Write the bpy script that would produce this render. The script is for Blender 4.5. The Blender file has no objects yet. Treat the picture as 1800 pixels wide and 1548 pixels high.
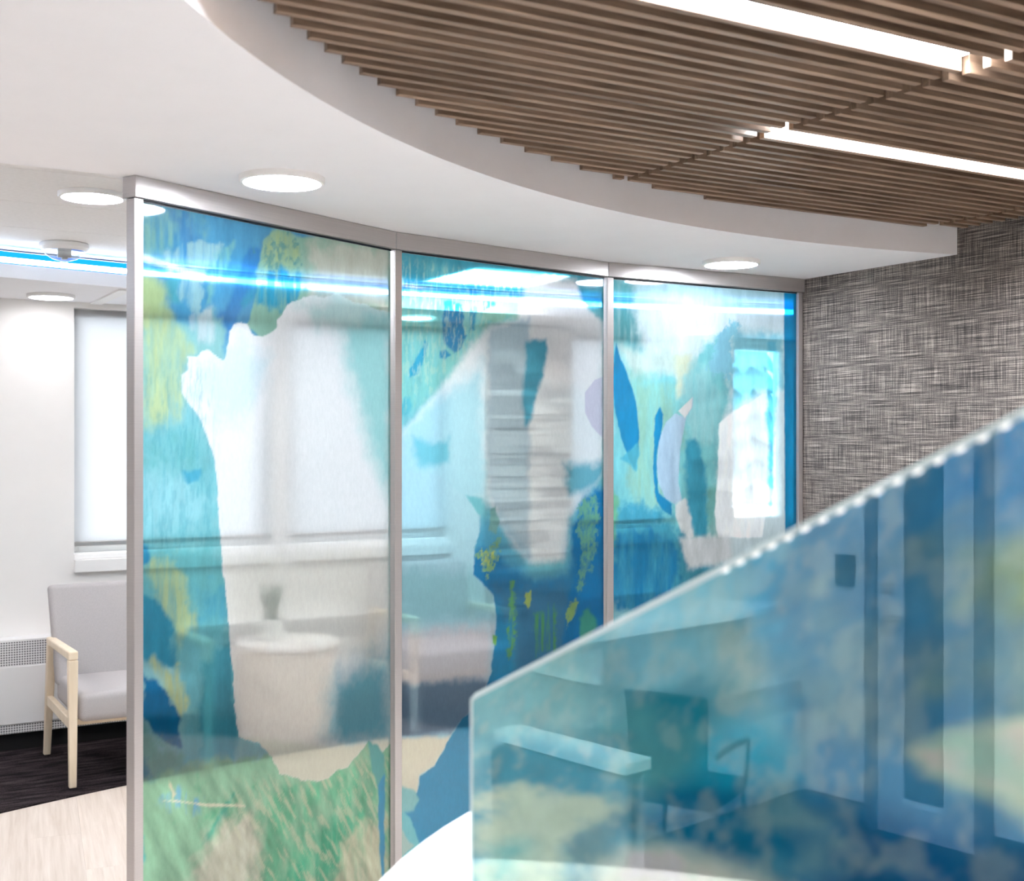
import bpy, bmesh, math, random
import numpy as np
from mathutils import Vector, Matrix

S = bpy.context.scene
COL = S.collection
random.seed(7)

# ------------------------------------------------------------------ camera
EYE = 1.66
YAW = math.radians(30)
FPX = 2150.0                       # focal length in pixels of the 1800 px wide frame
cam = bpy.data.cameras.new('camera')
cam.sensor_width = 36.0
cam.lens = FPX / 1800 * 36.0
cam.clip_start = 0.05
cam.clip_end = 200
cam.dof.use_dof = True
cam.dof.focus_distance = 4.6
cam.dof.aperture_fstop = 4.0
camo = bpy.data.objects.new('camera', cam)
COL.objects.link(camo)
camo.location = (0, 0, EYE)
camo.rotation_euler = (math.radians(90), 0, -YAW)
S.camera = camo

# ------------------------------------------------------------------ world, exposure
W = bpy.data.worlds.new('overcast_sky')
S.world = W
W.use_nodes = True
bg = W.node_tree.nodes['Background']
bg.inputs[0].default_value = (0.90, 0.95, 1.0, 1)
bg.inputs[1].default_value = 3.2
S.view_settings.view_transform = 'Standard'
S.view_settings.look = 'None'
S.view_settings.gamma = 1.0
S.view_settings.use_curve_mapping = False
S.view_settings.exposure = 1.8
S.cycles.use_adaptive_sampling = True
S.cycles.use_light_tree = False
S.cycles.adaptive_threshold = 0.03
S.cycles.adaptive_min_samples = 16
S.cycles.caustics_reflective = False
S.cycles.caustics_refractive = False
S.cycles.max_bounces = 7
S.cycles.diffuse_bounces = 4
S.cycles.glossy_bounces = 4
S.cycles.transparent_max_bounces = 20
S.cycles.transmission_bounces = 6
S.cycles.sample_clamp_indirect = 6.0

E_DOWN = 44.0      # downlight lens
E_LINE = 44.0      # linear lights in the slats
E_TROF = 9.5
E_COVE = 6.5

# ------------------------------------------------------------------ helpers
def lin(c):
    return tuple(((x / 255) / 12.92) if x / 255 <= 0.04045 else ((x / 255 + 0.055) / 1.055) ** 2.4 for x in c)

MATS = {}
def new_mat(name):
    m = bpy.data.materials.new(name)
    m.use_nodes = True
    nt = m.node_tree
    nt.nodes.clear()
    out = nt.nodes.new('ShaderNodeOutputMaterial')
    MATS[name] = m
    return m, nt, out

def N(nt, kind, **kw):
    n = nt.nodes.new(kind)
    for k, v in kw.items():
        if k.startswith('i_'):
            key = k[2:]
            key = int(key) if key.isdigit() else key.replace('_', ' ')
            n.inputs[key].default_value = v
        else:
            setattr(n, k, v)
    return n

def coords(nt, scale=(1, 1, 1), rot=(0, 0, 0)):
    tc = N(nt, 'ShaderNodeTexCoord')
    mp = N(nt, 'ShaderNodeMapping')
    mp.inputs['Scale'].default_value = scale
    mp.inputs['Rotation'].default_value = rot
    nt.links.new(tc.outputs['Object'], mp.inputs[0])
    return mp.outputs[0]

def paint(name, rgb, rough=0.6, metal=0.0, var=0.04, scale=(6, 6, 6), bump=0.0, bscale=200, spec=0.4, detail=4):
    """plain painted / plastic / metal surface with a slight procedural variation"""
    m, nt, out = new_mat(name)
    p = N(nt, 'ShaderNodeBsdfPrincipled')
    p.inputs['Roughness'].default_value = rough
    p.inputs['Metallic'].default_value = metal
    p.inputs['Specular IOR Level'].default_value = spec
    c = lin(rgb)
    no = N(nt, 'ShaderNodeTexNoise', i_Scale=1.0, i_Detail=detail)
    nt.links.new(coords(nt, scale), no.inputs['Vector'])
    cr = N(nt, 'ShaderNodeValToRGB')
    cr.color_ramp.elements[0].position = 0.3
    cr.color_ramp.elements[1].position = 0.7
    cr.color_ramp.elements[0].color = tuple(max(0, x * (1 - var)) for x in c) + (1,)
    cr.color_ramp.elements[1].color = tuple(min(1, x * (1 + var)) for x in c) + (1,)
    nt.links.new(no.outputs['Fac'], cr.inputs[0])
    nt.links.new(cr.outputs[0], p.inputs['Base Color'])
    if bump:
        n2 = N(nt, 'ShaderNodeTexNoise', i_Scale=bscale, i_Detail=3)
        nt.links.new(coords(nt), n2.inputs['Vector'])
        b = N(nt, 'ShaderNodeBump', i_Strength=bump, i_Distance=0.002)
        nt.links.new(n2.outputs['Fac'], b.inputs['Height'])
        nt.links.new(b.outputs[0], p.inputs['Normal'])
    nt.links.new(p.outputs[0], out.inputs[0])
    return m

def wood(name, dark, light, grain=(1.5, 40, 40), rough=0.45, pos=(0.35, 0.7), bump=0.05):
    m, nt, out = new_mat(name)
    p = N(nt, 'ShaderNodeBsdfPrincipled')
    p.inputs['Roughness'].default_value = rough
    p.inputs['Specular IOR Level'].default_value = 0.3
    oi = N(nt, 'ShaderNodeObjectInfo')
    v = coords(nt, grain)
    add = N(nt, 'ShaderNodeVectorMath', operation='ADD')
    sc = N(nt, 'ShaderNodeVectorMath', operation='SCALE')
    comb = N(nt, 'ShaderNodeCombineXYZ')
    for i in range(3):
        nt.links.new(oi.outputs['Random'], comb.inputs[i])
    nt.links.new(comb.outputs[0], sc.inputs[0])
    sc.inputs['Scale'].default_value = 37.0
    nt.links.new(v, add.inputs[0])
    nt.links.new(sc.outputs[0], add.inputs[1])
    no = N(nt, 'ShaderNodeTexNoise', i_Scale=1.0, i_Detail=6, i_Roughness=0.6, i_Distortion=0.4)
    nt.links.new(add.outputs[0], no.inputs['Vector'])
    cr = N(nt, 'ShaderNodeValToRGB')
    cr.color_ramp.elements[0].position, cr.color_ramp.elements[1].position = pos
    cr.color_ramp.elements[0].color = lin(dark) + (1,)
    cr.color_ramp.elements[1].color = lin(light) + (1,)
    nt.links.new(no.outputs['Fac'], cr.inputs[0])
    hs = N(nt, 'ShaderNodeHueSaturation')
    mr = N(nt, 'ShaderNodeMapRange')
    mr.inputs['To Min'].default_value = 0.9
    mr.inputs['To Max'].default_value = 1.1
    nt.links.new(oi.outputs['Random'], mr.inputs['Value'])
    nt.links.new(mr.outputs[0], hs.inputs['Value'])
    nt.links.new(cr.outputs[0], hs.inputs['Color'])
    nt.links.new(hs.outputs[0], p.inputs['Base Color'])
    b = N(nt, 'ShaderNodeBump', i_Strength=bump, i_Distance=0.001)
    nt.links.new(no.outputs['Fac'], b.inputs['Height'])
    nt.links.new(b.outputs[0], p.inputs['Normal'])
    nt.links.new(p.outputs[0], out.inputs[0])
    return m

def emit(name, rgb, strength):
    m, nt, out = new_mat(name)
    e = N(nt, 'ShaderNodeEmission')
    e.inputs[0].default_value = lin(rgb) + (1,)
    e.inputs[1].default_value = strength
    nt.links.new(e.outputs[0], out.inputs[0])
    return m

def clear(name, tint, gloss=0.06, rough=0.0):
    m, nt, out = new_mat(name)
    t = N(nt, 'ShaderNodeBsdfTransparent')
    t.inputs[0].default_value = tuple(tint) + (1,)
    g = N(nt, 'ShaderNodeBsdfGlossy')
    g.inputs['Roughness'].default_value = rough
    fr = N(nt, 'ShaderNodeFresnel', i_IOR=1.45)
    mu = N(nt, 'ShaderNodeMath', operation='MULTIPLY')
    mu.inputs[1].default_value = gloss * 16
    mu.use_clamp = True
    nt.links.new(fr.outputs[0], mu.inputs[0])
    mx = N(nt, 'ShaderNodeMixShader')
    nt.links.new(mu.outputs[0], mx.inputs[0])
    nt.links.new(t.outputs[0], mx.inputs[1])
    nt.links.new(g.outputs[0], mx.inputs[2])
    nt.links.new(mx.outputs[0], out.inputs[0])
    return m

# --- geometry helpers: everything is added to a bmesh, then linked as one mesh object
def bm_new():
    return bmesh.new()

def box(bm, x0, x1, y0, y1, z0, z1, mi=0):
    vs = [bm.verts.new(p) for p in ((x0, y0, z0), (x1, y0, z0), (x1, y1, z0), (x0, y1, z0),
                                    (x0, y0, z1), (x1, y0, z1), (x1, y1, z1), (x0, y1, z1))]
    for q in ((0, 3, 2, 1), (4, 5, 6, 7), (0, 1, 5, 4), (1, 2, 6, 5), (2, 3, 7, 6), (3, 0, 4, 7)):
        f = bm.faces.new([vs[i] for i in q])
        f.material_index = mi

def hexa(bm, b, t):
    """solid from a bottom quad and a top quad (same winding, counter-clockwise from above)"""
    vb = [bm.verts.new(p) for p in b]
    vt = [bm.verts.new(p) for p in t]
    bm.faces.new(vb[::-1]); bm.faces.new(vt)
    for i in range(4):
        j = (i + 1) % 4
        bm.faces.new((vb[i], vb[j], vt[j], vt[i]))

def prism(bm, poly, z0, z1, mi=0):
    vb = [bm.verts.new((x, y, z0)) for x, y in poly]
    vt = [bm.verts.new((x, y, z1)) for x, y in poly]
    a = sum(poly[i][0] * poly[(i + 1) % len(poly)][1] - poly[(i + 1) % len(poly)][0] * poly[i][1] for i in range(len(poly)))
    if a < 0:
        vb.reverse(); vt.reverse()
    fs = [bm.faces.new(vb[::-1]), bm.faces.new(vt)]
    n = len(vb)
    for i in range(n):
        j = (i + 1) % n
        fs.append(bm.faces.new((vb[i], vb[j], vt[j], vt[i])))
    for f in fs:
        f.material_index = mi
        f.normal_update()
    bmesh.ops.triangulate(bm, faces=fs[:2])

def lathe(bm, prof, seg=48, cx=0, cy=0, cap0=True, cap1=True):
    rings = []
    for r, z in prof:
        rings.append([bm.verts.new((cx + r * math.cos(2 * math.pi * i / seg), cy + r * math.sin(2 * math.pi * i / seg), z)) for i in range(seg)])
    for a, b in zip(rings, rings[1:]):
        for i in range(seg):
            j = (i + 1) % seg
            bm.faces.new((a[i], a[j], b[j], b[i]))
    if cap0: bm.faces.new(rings[0][::-1])
    if cap1: bm.faces.new(rings[-1])

def tube(bm, pts, r, seg=10):
    pts = [Vector(p) for p in pts]
    rings = []
    for i, p in enumerate(pts):
        d = (pts[min(i + 1, len(pts) - 1)] - pts[max(i - 1, 0)]).normalized()
        up = Vector((0, 0, 1)) if abs(d.z) < 0.9 else Vector((1, 0, 0))
        a = d.cross(up).normalized(); b = d.cross(a).normalized()
        rr = r[i] if isinstance(r, (list, tuple)) else r
        rings.append([bm.verts.new(p + a * rr * math.cos(2 * math.pi * k / seg) + b * rr * math.sin(2 * math.pi * k / seg)) for k in range(seg)])
    for a, b in zip(rings, rings[1:]):
        for k in range(seg):
            j = (k + 1) % seg
            bm.faces.new((a[k], b[k], b[j], a[j]))
    bm.faces.new(rings[0]); bm.faces.new(rings[-1][::-1])

def obj(name, bm, mats, parent=None, bevel=0.0, bseg=2, smooth=False, sub=0):
    if not isinstance(mats, (list, tuple)):
        mats = [mats]
    bmesh.ops.recalc_face_normals(bm, faces=bm.faces)
    if bevel:
        bmesh.ops.bevel(bm, geom=[e for e in bm.edges if len(e.link_faces) == 2 and e.calc_face_angle(0) > 0.5],
                        offset=bevel, segments=bseg, profile=0.5, affect='EDGES', clamp_overlap=True)
    me = bpy.data.meshes.new(name)
    bm.to_mesh(me); bm.free()
    for m in mats:
        me.materials.append(MATS[m] if isinstance(m, str) else m)
    o = bpy.data.objects.new(name, me)
    COL.objects.link(o)
    if parent: o.parent = parent
    if smooth:
        for p in me.polygons: p.use_smooth = True
        try:
            me.set_sharp_from_angle(angle=math.radians(40))
        except Exception:
            pass
    if sub:
        md = o.modifiers.new('subdivision', 'SUBSURF'); md.levels = sub; md.render_levels = sub
    return o

def empty(name, loc=(0, 0, 0), rz=0.0):
    o = bpy.data.objects.new(name, None)
    o.empty_display_size = 0.1
    COL.objects.link(o)
    o.location = loc
    o.rotation_euler = (0, 0, rz)
    return o

def tag(o, label, cat, group=None, kind=None):
    o['label'] = label
    if cat: o['category'] = cat
    if group: o['group'] = group
    if kind: o['kind'] = kind
    return o

def structure(o, label=None):
    o['kind'] = 'structure'
    if label: o['label'] = label
    return o

def bx(name, mats, x0, x1, y0, y1, z0, z1, parent=None, bevel=0.0, **k):
    bm = bm_new(); box(bm, x0, x1, y0, y1, z0, z1)
    return obj(name, bm, mats, parent, bevel, **k)

def copy_tree(o, parent=None):
    c = o.copy(); COL.objects.link(c); c.parent = parent
    for ch in list(o.children):
        copy_tree(ch, c)
    return c

# ------------------------------------------------------------------ materials
paint('white_paint', (238, 235, 232), 0.75, var=0.012, bump=0.04, bscale=350)
paint('soffit_paint', (243, 243, 246), 0.75, var=0.012, bump=0.03, bscale=300)
paint('tile_white', (246, 244, 242), 0.85, var=0.03, scale=(60, 60, 60), bump=0.25, bscale=260)
paint('trim_white', (243, 241, 239), 0.4, var=0.01)
paint('heater_white', (238, 236, 236), 0.4, var=0.01)
paint('dark_void', (26, 20, 17), 0.9, var=0.1)
paint('toe_black', (18, 17, 18), 0.7)
paint('aluminium', (182, 177, 175), 0.32, metal=0.6, var=0.05, scale=(3, 3, 300))
paint('chrome', (215, 216, 218), 0.12, metal=1.0, var=0.01)
paint('gasket', (12, 24, 34), 0.5)
paint('counter_white', (242, 238, 234), 0.35, var=0.02, scale=(8, 8, 8))
paint('counter_face', (196, 192, 188), 0.5, var=0.03)
paint('drum_cream', (236, 230, 220), 0.45, var=0.015)
paint('pot_white', (240, 240, 238), 0.4, var=0.05, scale=(90, 90, 90), bump=0.4, bscale=60)
paint('soil', (60, 48, 40), 0.95, var=0.4, scale=(80, 80, 80))
paint('leaf', (70, 108, 84), 0.5, var=0.25, scale=(30, 30, 8))
paint('chair_fabric', (182, 177, 177), 0.95, var=0.10, scale=(420, 420, 420), bump=0.5, bscale=500, detail=1)
paint('black_mesh', (30, 32, 36), 0.7, var=0.2, scale=(300, 300, 300))
paint('black_plastic', (28, 28, 30), 0.45)
paint('door_paint', (205, 203, 205), 0.45, var=0.01)
paint('door_frame_paint', (116, 116, 122), 0.45, var=0.01)
paint('dark_glass', (54, 64, 74), 0.08, var=0.02)
paint('snow', (240, 243, 248), 0.9, var=0.03, scale=(0.6, 0.6, 0.6))
paint('fir', (120, 138, 142), 0.9, var=0.2, scale=(3, 3, 3))  # pale tone, with the haze of distance mixed into the colour
paint('bark', (120, 108, 100), 0.9, var=0.2)
paint('desk_panel', (150, 156, 160), 0.5)
wood('slat_wood', (104, 84, 68), (158, 133, 112), grain=(2.2, 45, 28), rough=0.42)
wood('pale_maple', (230, 211, 184), (243, 227, 204), grain=(30, 30, 2.5), rough=0.45, bump=0.02)
wood('floor_oak', (208, 192, 178), (230, 217, 206), grain=(55, 2.2, 10), rough=0.42, pos=(0.3, 0.72), bump=0.02)
emit('lamp_lens', (240, 246, 255), E_DOWN)
emit('lamp_lens_dim', (250, 250, 255), E_DOWN * .17)
emit('line_lens', (240, 246, 255), E_LINE)
emit('troffer_lens', (255, 252, 250), E_TROF)
emit('cove_white', (225, 242, 255), E_COVE)
emit('cove_blue', (18, 120, 240), 0.9)
emit('dash_white', (255, 252, 248), 0.40)
clear('window_glass', (0.97, 0.985, 0.98), 0.05)
clear('pane_glass', (0.985, 0.995, 0.995), 0.03, 0.04)
clear('strobe_lens', (0.95, 0.97, 0.99), 0.04)
paint('glass_edge', (196, 212, 210), 0.12, var=0.03, spec=0.8)
paint('pane_edge', (60, 150, 150), 0.2, var=0.03)
for i, c in enumerate(((222, 215, 206), (204, 196, 188), (234, 228, 220), (176, 170, 164))):
    paint('ledger_stone_%d' % i, c, 0.85, var=0.15, scale=(9, 9, 40), bump=0.6, bscale=60)

def carpet_mat():
    m, nt, out = new_mat('carpet_dark')
    p = N(nt, 'ShaderNodeBsdfPrincipled'); p.inputs['Roughness'].default_value = 0.98
    p.inputs['Specular IOR Level'].default_value = 0.1
    a = N(nt, 'ShaderNodeTexNoise', i_Scale=260.0, i_Detail=2)
    b = N(nt, 'ShaderNodeTexNoise', i_Scale=1.0, i_Detail=5)
    nt.links.new(coords(nt), a.inputs['Vector'])
    nt.links.new(coords(nt, (5, 26, 5)), b.inputs['Vector'])
    mx = N(nt, 'ShaderNodeMath', operation='MULTIPLY')
    nt.links.new(a.outputs['Fac'], mx.inputs[0]); nt.links.new(b.outputs['Fac'], mx.inputs[1])
    cr = N(nt, 'ShaderNodeValToRGB')
    cr.color_ramp.elements[0].position = 0.2; cr.color_ramp.elements[1].position = 0.42
    cr.color_ramp.elements[0].color = lin((26, 20, 23)) + (1,)
    cr.color_ramp.elements[1].color = lin((84, 74, 76)) + (1,)
    nt.links.new(mx.outputs[0], cr.inputs[0]); nt.links.new(cr.outputs[0], p.inputs['Base Color'])
    bu = N(nt, 'ShaderNodeBump', i_Strength=0.6, i_Distance=0.004)
    nt.links.new(a.outputs['Fac'], bu.inputs['Height']); nt.links.new(bu.outputs[0], p.inputs['Normal'])
    nt.links.new(p.outputs[0], out.inputs[0])
carpet_mat()

def wallpaper_mat():
    """woven grasscloth: long horizontal and vertical threads over a dark ground"""
    m, nt, out = new_mat('grasscloth')
    p = N(nt, 'ShaderNodeBsdfPrincipled'); p.inputs['Roughness'].default_value = 0.85
    p.inputs['Specular IOR Level'].default_value = 0.15
    def thread(sc, rot, lo, hi):
        n = N(nt, 'ShaderNodeTexNoise', i_Scale=1.0, i_Detail=3, i_Roughness=0.65)
        nt.links.new(coords(nt, sc, rot), n.inputs['Vector'])
        r = N(nt, 'ShaderNodeMapRange')
        r.inputs['From Min'].default_value = lo; r.inputs['From Max'].default_value = hi
        nt.links.new(n.outputs['Fac'], r.inputs['Value'])
        return r.outputs[0]
    h = thread((1, 4.5, 330), (math.radians(1.2), 0, 0), 0.36, 0.66)
    v = thread((1, 330, 6.0), (0, 0, 0), 0.38, 0.68)
    big = thread((1, 2.2, 3.0), (0, 0, 0), 0.25, 0.75)
    fine = thread((1, 420, 420), (0, 0, 0), 0.3, 0.7)
    a = N(nt, 'ShaderNodeMath', operation='MULTIPLY'); a.inputs[1].default_value = 0.48
    b = N(nt, 'ShaderNodeMath', operation='MULTIPLY'); b.inputs[1].default_value = 0.34
    nt.links.new(h, a.inputs[0]); nt.links.new(v, b.inputs[0])
    s = N(nt, 'ShaderNodeMath', operation='ADD')
    nt.links.new(a.outputs[0], s.inputs[0]); nt.links.new(b.outputs[0], s.inputs[1])
    s2 = N(nt, 'ShaderNodeMath', operation='MULTIPLY_ADD'); s2.inputs[1].default_value = 0.24
    nt.links.new(fine, s2.inputs[0]); nt.links.new(s.outputs[0], s2.inputs[2])
    s3 = N(nt, 'ShaderNodeMath', operation='MULTIPLY_ADD'); s3.inputs[1].default_value = 0.06
    nt.links.new(big, s3.inputs[0]); nt.links.new(s2.outputs[0], s3.inputs[2])
    cr = N(nt, 'ShaderNodeValToRGB')
    cr.color_ramp.elements[0].position = 0.18; cr.color_ramp.elements[1].position = 0.86
    cr.color_ramp.elements[0].color = lin((46, 43, 43)) + (1,)
    cr.color_ramp.elements[1].color = lin((190, 178, 168)) + (1,)
    e = cr.color_ramp.elements.new(0.5); e.color = lin((96, 90, 87)) + (1,)
    nt.links.new(s3.outputs[0], cr.inputs[0]); nt.links.new(cr.outputs[0], p.inputs['Base Color'])
    bu = N(nt, 'ShaderNodeBump', i_Strength=0.3, i_Distance=0.002)
    nt.links.new(s2.outputs[0], bu.inputs['Height']); nt.links.new(bu.outputs[0], p.inputs['Normal'])
    nt.links.new(p.outputs[0], out.inputs[0])
wallpaper_mat()

def perforated_mat():
    m, nt, out = new_mat('perforated_white')
    p = N(nt, 'ShaderNodeBsdfPrincipled'); p.inputs['Roughness'].default_value = 0.45
    tc = N(nt, 'ShaderNodeTexCoord'); sp = N(nt, 'ShaderNodeSeparateXYZ')
    nt.links.new(tc.outputs['Object'], sp.inputs[0])
    def m2(op, a, b):
        n = N(nt, 'ShaderNodeMath', operation=op)
        for i, q in enumerate((a, b)):
            if isinstance(q, (int, float)): n.inputs[i].default_value = q
            elif q is not None: nt.links.new(q, n.inputs[i])
        return n.outputs[0]
    P = 2 * math.pi / 0.026
    s = m2('ADD', sp.outputs['X'], sp.outputs['Z']); d = m2('SUBTRACT', sp.outputs['X'], sp.outputs['Z'])
    a = m2('SINE', m2('MULTIPLY', s, P), None); b = m2('SINE', m2('MULTIPLY', d, P), None)
    g = m2('GREATER_THAN', m2('MULTIPLY', a, b), 0.22)
    mx = N(nt, 'ShaderNodeMix', data_type='RGBA')
    nt.links.new(g, mx.inputs[0])
    mx.inputs[6].default_value = lin((234, 232, 232)) + (1,)
    mx.inputs[7].default_value = lin((96, 94, 98)) + (1,)
    nt.links.new(mx.outputs[2], p.inputs['Base Color']); nt.links.new(p.outputs[0], out.inputs[0])
perforated_mat()

def shade_mat():
    m, nt, out = new_mat('shade_fabric')
    t = N(nt, 'ShaderNodeBsdfTransparent'); t.inputs[0].default_value = (1, 1, 1, 1)
    tl = N(nt, 'ShaderNodeBsdfTranslucent'); tl.inputs[0].default_value = (0.54, 0.54, 0.55, 1)
    df = N(nt, 'ShaderNodeBsdfDiffuse'); df.inputs[0].default_value = (0.86, 0.86, 0.87, 1)
    wv = N(nt, 'ShaderNodeTexNoise', i_Scale=1.0, i_Detail=2)
    nt.links.new(coords(nt, (40, 40, 300)), wv.inputs['Vector'])
    mr = N(nt, 'ShaderNodeMapRange'); mr.inputs['To Min'].default_value = 0.075; mr.inputs['To Max'].default_value = 0.095
    nt.links.new(wv.outputs['Fac'], mr.inputs['Value'])
    m1 = N(nt, 'ShaderNodeMixShader'); m1.inputs[0].default_value = 0.35
    nt.links.new(tl.outputs[0], m1.inputs[1]); nt.links.new(df.outputs[0], m1.inputs[2])
    m2 = N(nt, 'ShaderNodeMixShader')
    nt.links.new(mr.outputs[0], m2.inputs[0])
    nt.links.new(m1.outputs[0], m2.inputs[1]); nt.links.new(t.outputs[0], m2.inputs[2])
    nt.links.new(m2.outputs[0], out.inputs[0])
shade_mat()

def film_mat(name, gloss, rough, opaque, milk=1.0):
    """printed film: colour in the attribute 'print', its alpha says how milky the ink is"""
    m, nt, out = new_mat(name)
    at = N(nt, 'ShaderNodeAttribute', attribute_name='print')
    # fine dry-brush speckle
    no = N(nt, 'ShaderNodeTexNoise', i_Scale=1.0, i_Detail=6, i_Roughness=0.7)
    nt.links.new(coords(nt, (95, 95, 38)), no.inputs['Vector'])
    mr = N(nt, 'ShaderNodeMapRange')
    mr.inputs['From Min'].default_value = 0.3; mr.inputs['From Max'].default_value = 0.7
    mr.inputs['To Min'].default_value = 0.94; mr.inputs['To Max'].default_value = 1.05
    nt.links.new(no.outputs['Fac'], mr.inputs['Value'])
    hs = N(nt, 'ShaderNodeHueSaturation')
    nt.links.new(mr.outputs[0], hs.inputs['Value']); nt.links.new(at.outputs['Color'], hs.inputs['Color'])
    col = hs.outputs[0]
    df = N(nt, 'ShaderNodeBsdfDiffuse'); tl = N(nt, 'ShaderNodeBsdfTranslucent')
    nt.links.new(col, df.inputs[0]); nt.links.new(col, tl.inputs[0])
    sc = N(nt, 'ShaderNodeMixShader'); sc.inputs[0].default_value = 0.5
    nt.links.new(df.outputs[0], sc.inputs[1]); nt.links.new(tl.outputs[0], sc.inputs[2])
    body = sc.outputs[0]
    if not opaque:
        tr = N(nt, 'ShaderNodeBsdfTransparent'); nt.links.new(col, tr.inputs[0])
        rf = N(nt, 'ShaderNodeBsdfRefraction'); rf.inputs['IOR'].default_value = 1.012; rf.inputs['Roughness'].default_value = 0.55
        nt.links.new(col, rf.inputs[0])
        se = N(nt, 'ShaderNodeMixShader'); se.inputs[0].default_value = 0.28
        nt.links.new(tr.outputs[0], se.inputs[1]); nt.links.new(rf.outputs[0], se.inputs[2])
        mx = N(nt, 'ShaderNodeMixShader'); mk = N(nt, 'ShaderNodeMath', operation='MULTIPLY'); mk.inputs[1].default_value = milk
        nt.links.new(at.outputs['Alpha'], mk.inputs[0]); nt.links.new(mk.outputs[0], mx.inputs[0])
        nt.links.new(se.outputs[0], mx.inputs[1]); nt.links.new(sc.outputs[0], mx.inputs[2])
        body = mx.outputs[0]
    gl = N(nt, 'ShaderNodeBsdfGlossy'); gl.inputs['Roughness'].default_value = rough
    if opaque:      # the mirror image comes through the coloured ink
        ti = N(nt, 'ShaderNodeMix', data_type='RGBA'); ti.inputs[0].default_value = 0.75
        ti.inputs[6].default_value = (1, 1, 1, 1)
        nt.links.new(col, ti.inputs[7]); nt.links.new(ti.outputs[2], gl.inputs[0])
    m3 = N(nt, 'ShaderNodeMixShader')
    fr = N(nt, 'ShaderNodeFresnel', i_IOR=1.5)
    mu = N(nt, 'ShaderNodeMath', operation='ADD', use_clamp=True); mu.inputs[1].default_value = gloss
    nt.links.new(fr.outputs[0], mu.inputs[0]); nt.links.new(mu.outputs[0], m3.inputs[0])
    nt.links.new(body, m3.inputs[1]); nt.links.new(gl.outputs[0], m3.inputs[2])
    nt.links.new(m3.outputs[0], out.inputs[0])
film_mat('printed_film', 0.01, 0.05, False, 0.64)
film_mat('screen_film', 0.34, 0.0, True)

# ================================================================== THE ROOM
# x runs along the window wall, y towards it; the eye point is at x = y = 0
Z_SOF = 2.415      # dropped soffit
Z_CEI = 2.58       # tiled ceiling of the waiting area
Z_SLAT = 2.515     # underside of the wooden slats
WALL_X = 4.05      # grasscloth wall
WALL_Y = 7.08      # window wall
CX, CY, CR = 3.3346, -0.006, 3.4785            # ring of the slatted ceiling
PX, PY, PR = 3.445, -0.654, 4.955              # arc of the glass partition
X0, X1, Y0 = -2.87, 7.4, -3.6
Y_NOOK = 3.5

# floor: base and the planks in view
flo = structure(bx('floor', 'floor_oak', X0 - .2, X1 + .2, Y0 - .2, WALL_Y + .2, -0.12, -0.012), 'pale oak plank floor')
bm = bm_new(); box(bm, 0.0002, 0.1998, 0.0002, 1.2198, -0.0125, 0.0)
plank = obj('plank', bm, 'floor_oak', flo, bevel=0.0004, bseg=1)
first = True
PA = math.radians(-8.5)
for i in range(-9, 20):
    off = (i * 0.47) % 1.22
    for j in range(0, 6):
        y = 0.6 - off + j * 1.22
        x = i * .2
        qx, qy = x * math.cos(PA) - y * math.sin(PA), x * math.sin(PA) + y * math.cos(PA)
        if qy > 6.4 or qx > 4.0: continue
        o = plank if first else plank.copy()
        if not first: COL.objects.link(o)
        first = False
        o.location = (qx, qy, 0); o.rotation_euler = (0, 0, PA)

# carpet by the windows, its near edge an arc
def arc_y(x, cx, cy, r): return cy + math.sqrt(max(0, r * r - (x - cx) ** 2))
bm = bm_new()
edge = [(x, arc_y(x, 3.33, -1.72, 8.0)) for x in np.linspace(X0, X1, 60)]
prism(bm, edge + [(X1, WALL_Y), (X0, WALL_Y)], -0.002, 0.007)
structure(obj('floor_carpet', bm, 'carpet_dark'), 'dark charcoal carpet with a curved edge along the window wall')
structure(bx('floor_carpet', 'carpet_dark', X0, -0.55, 1.2, Y_NOOK, -.002, .004), 'dark charcoal carpet of the office nook')

# window wall with its openings
wins = [(1.286, 2.43), (2.52, 3.62), (4.516, 5.50), (5.92, 6.60)]
Z_SILL, Z_HEAD = 1.03, 2.395
wb = structure(empty('wall_back', (0, 0, 0)), 'white window wall')
bx('wall_lower', 'white_paint', X0, X1, WALL_Y, WALL_Y + .22, 0, Z_SILL - .1, wb)
bx('wall_upper', 'white_paint', X0, X1, WALL_Y, WALL_Y + .22, Z_HEAD, 2.9, wb)
xs = [X0] + [v for w in wins for v in w] + [X1]
for k in range(0, len(xs), 2):
    bx('wall_pier', 'white_paint', xs[k], xs[k + 1], WALL_Y, WALL_Y + .22, Z_SILL - .1, Z_HEAD, wb)

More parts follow.
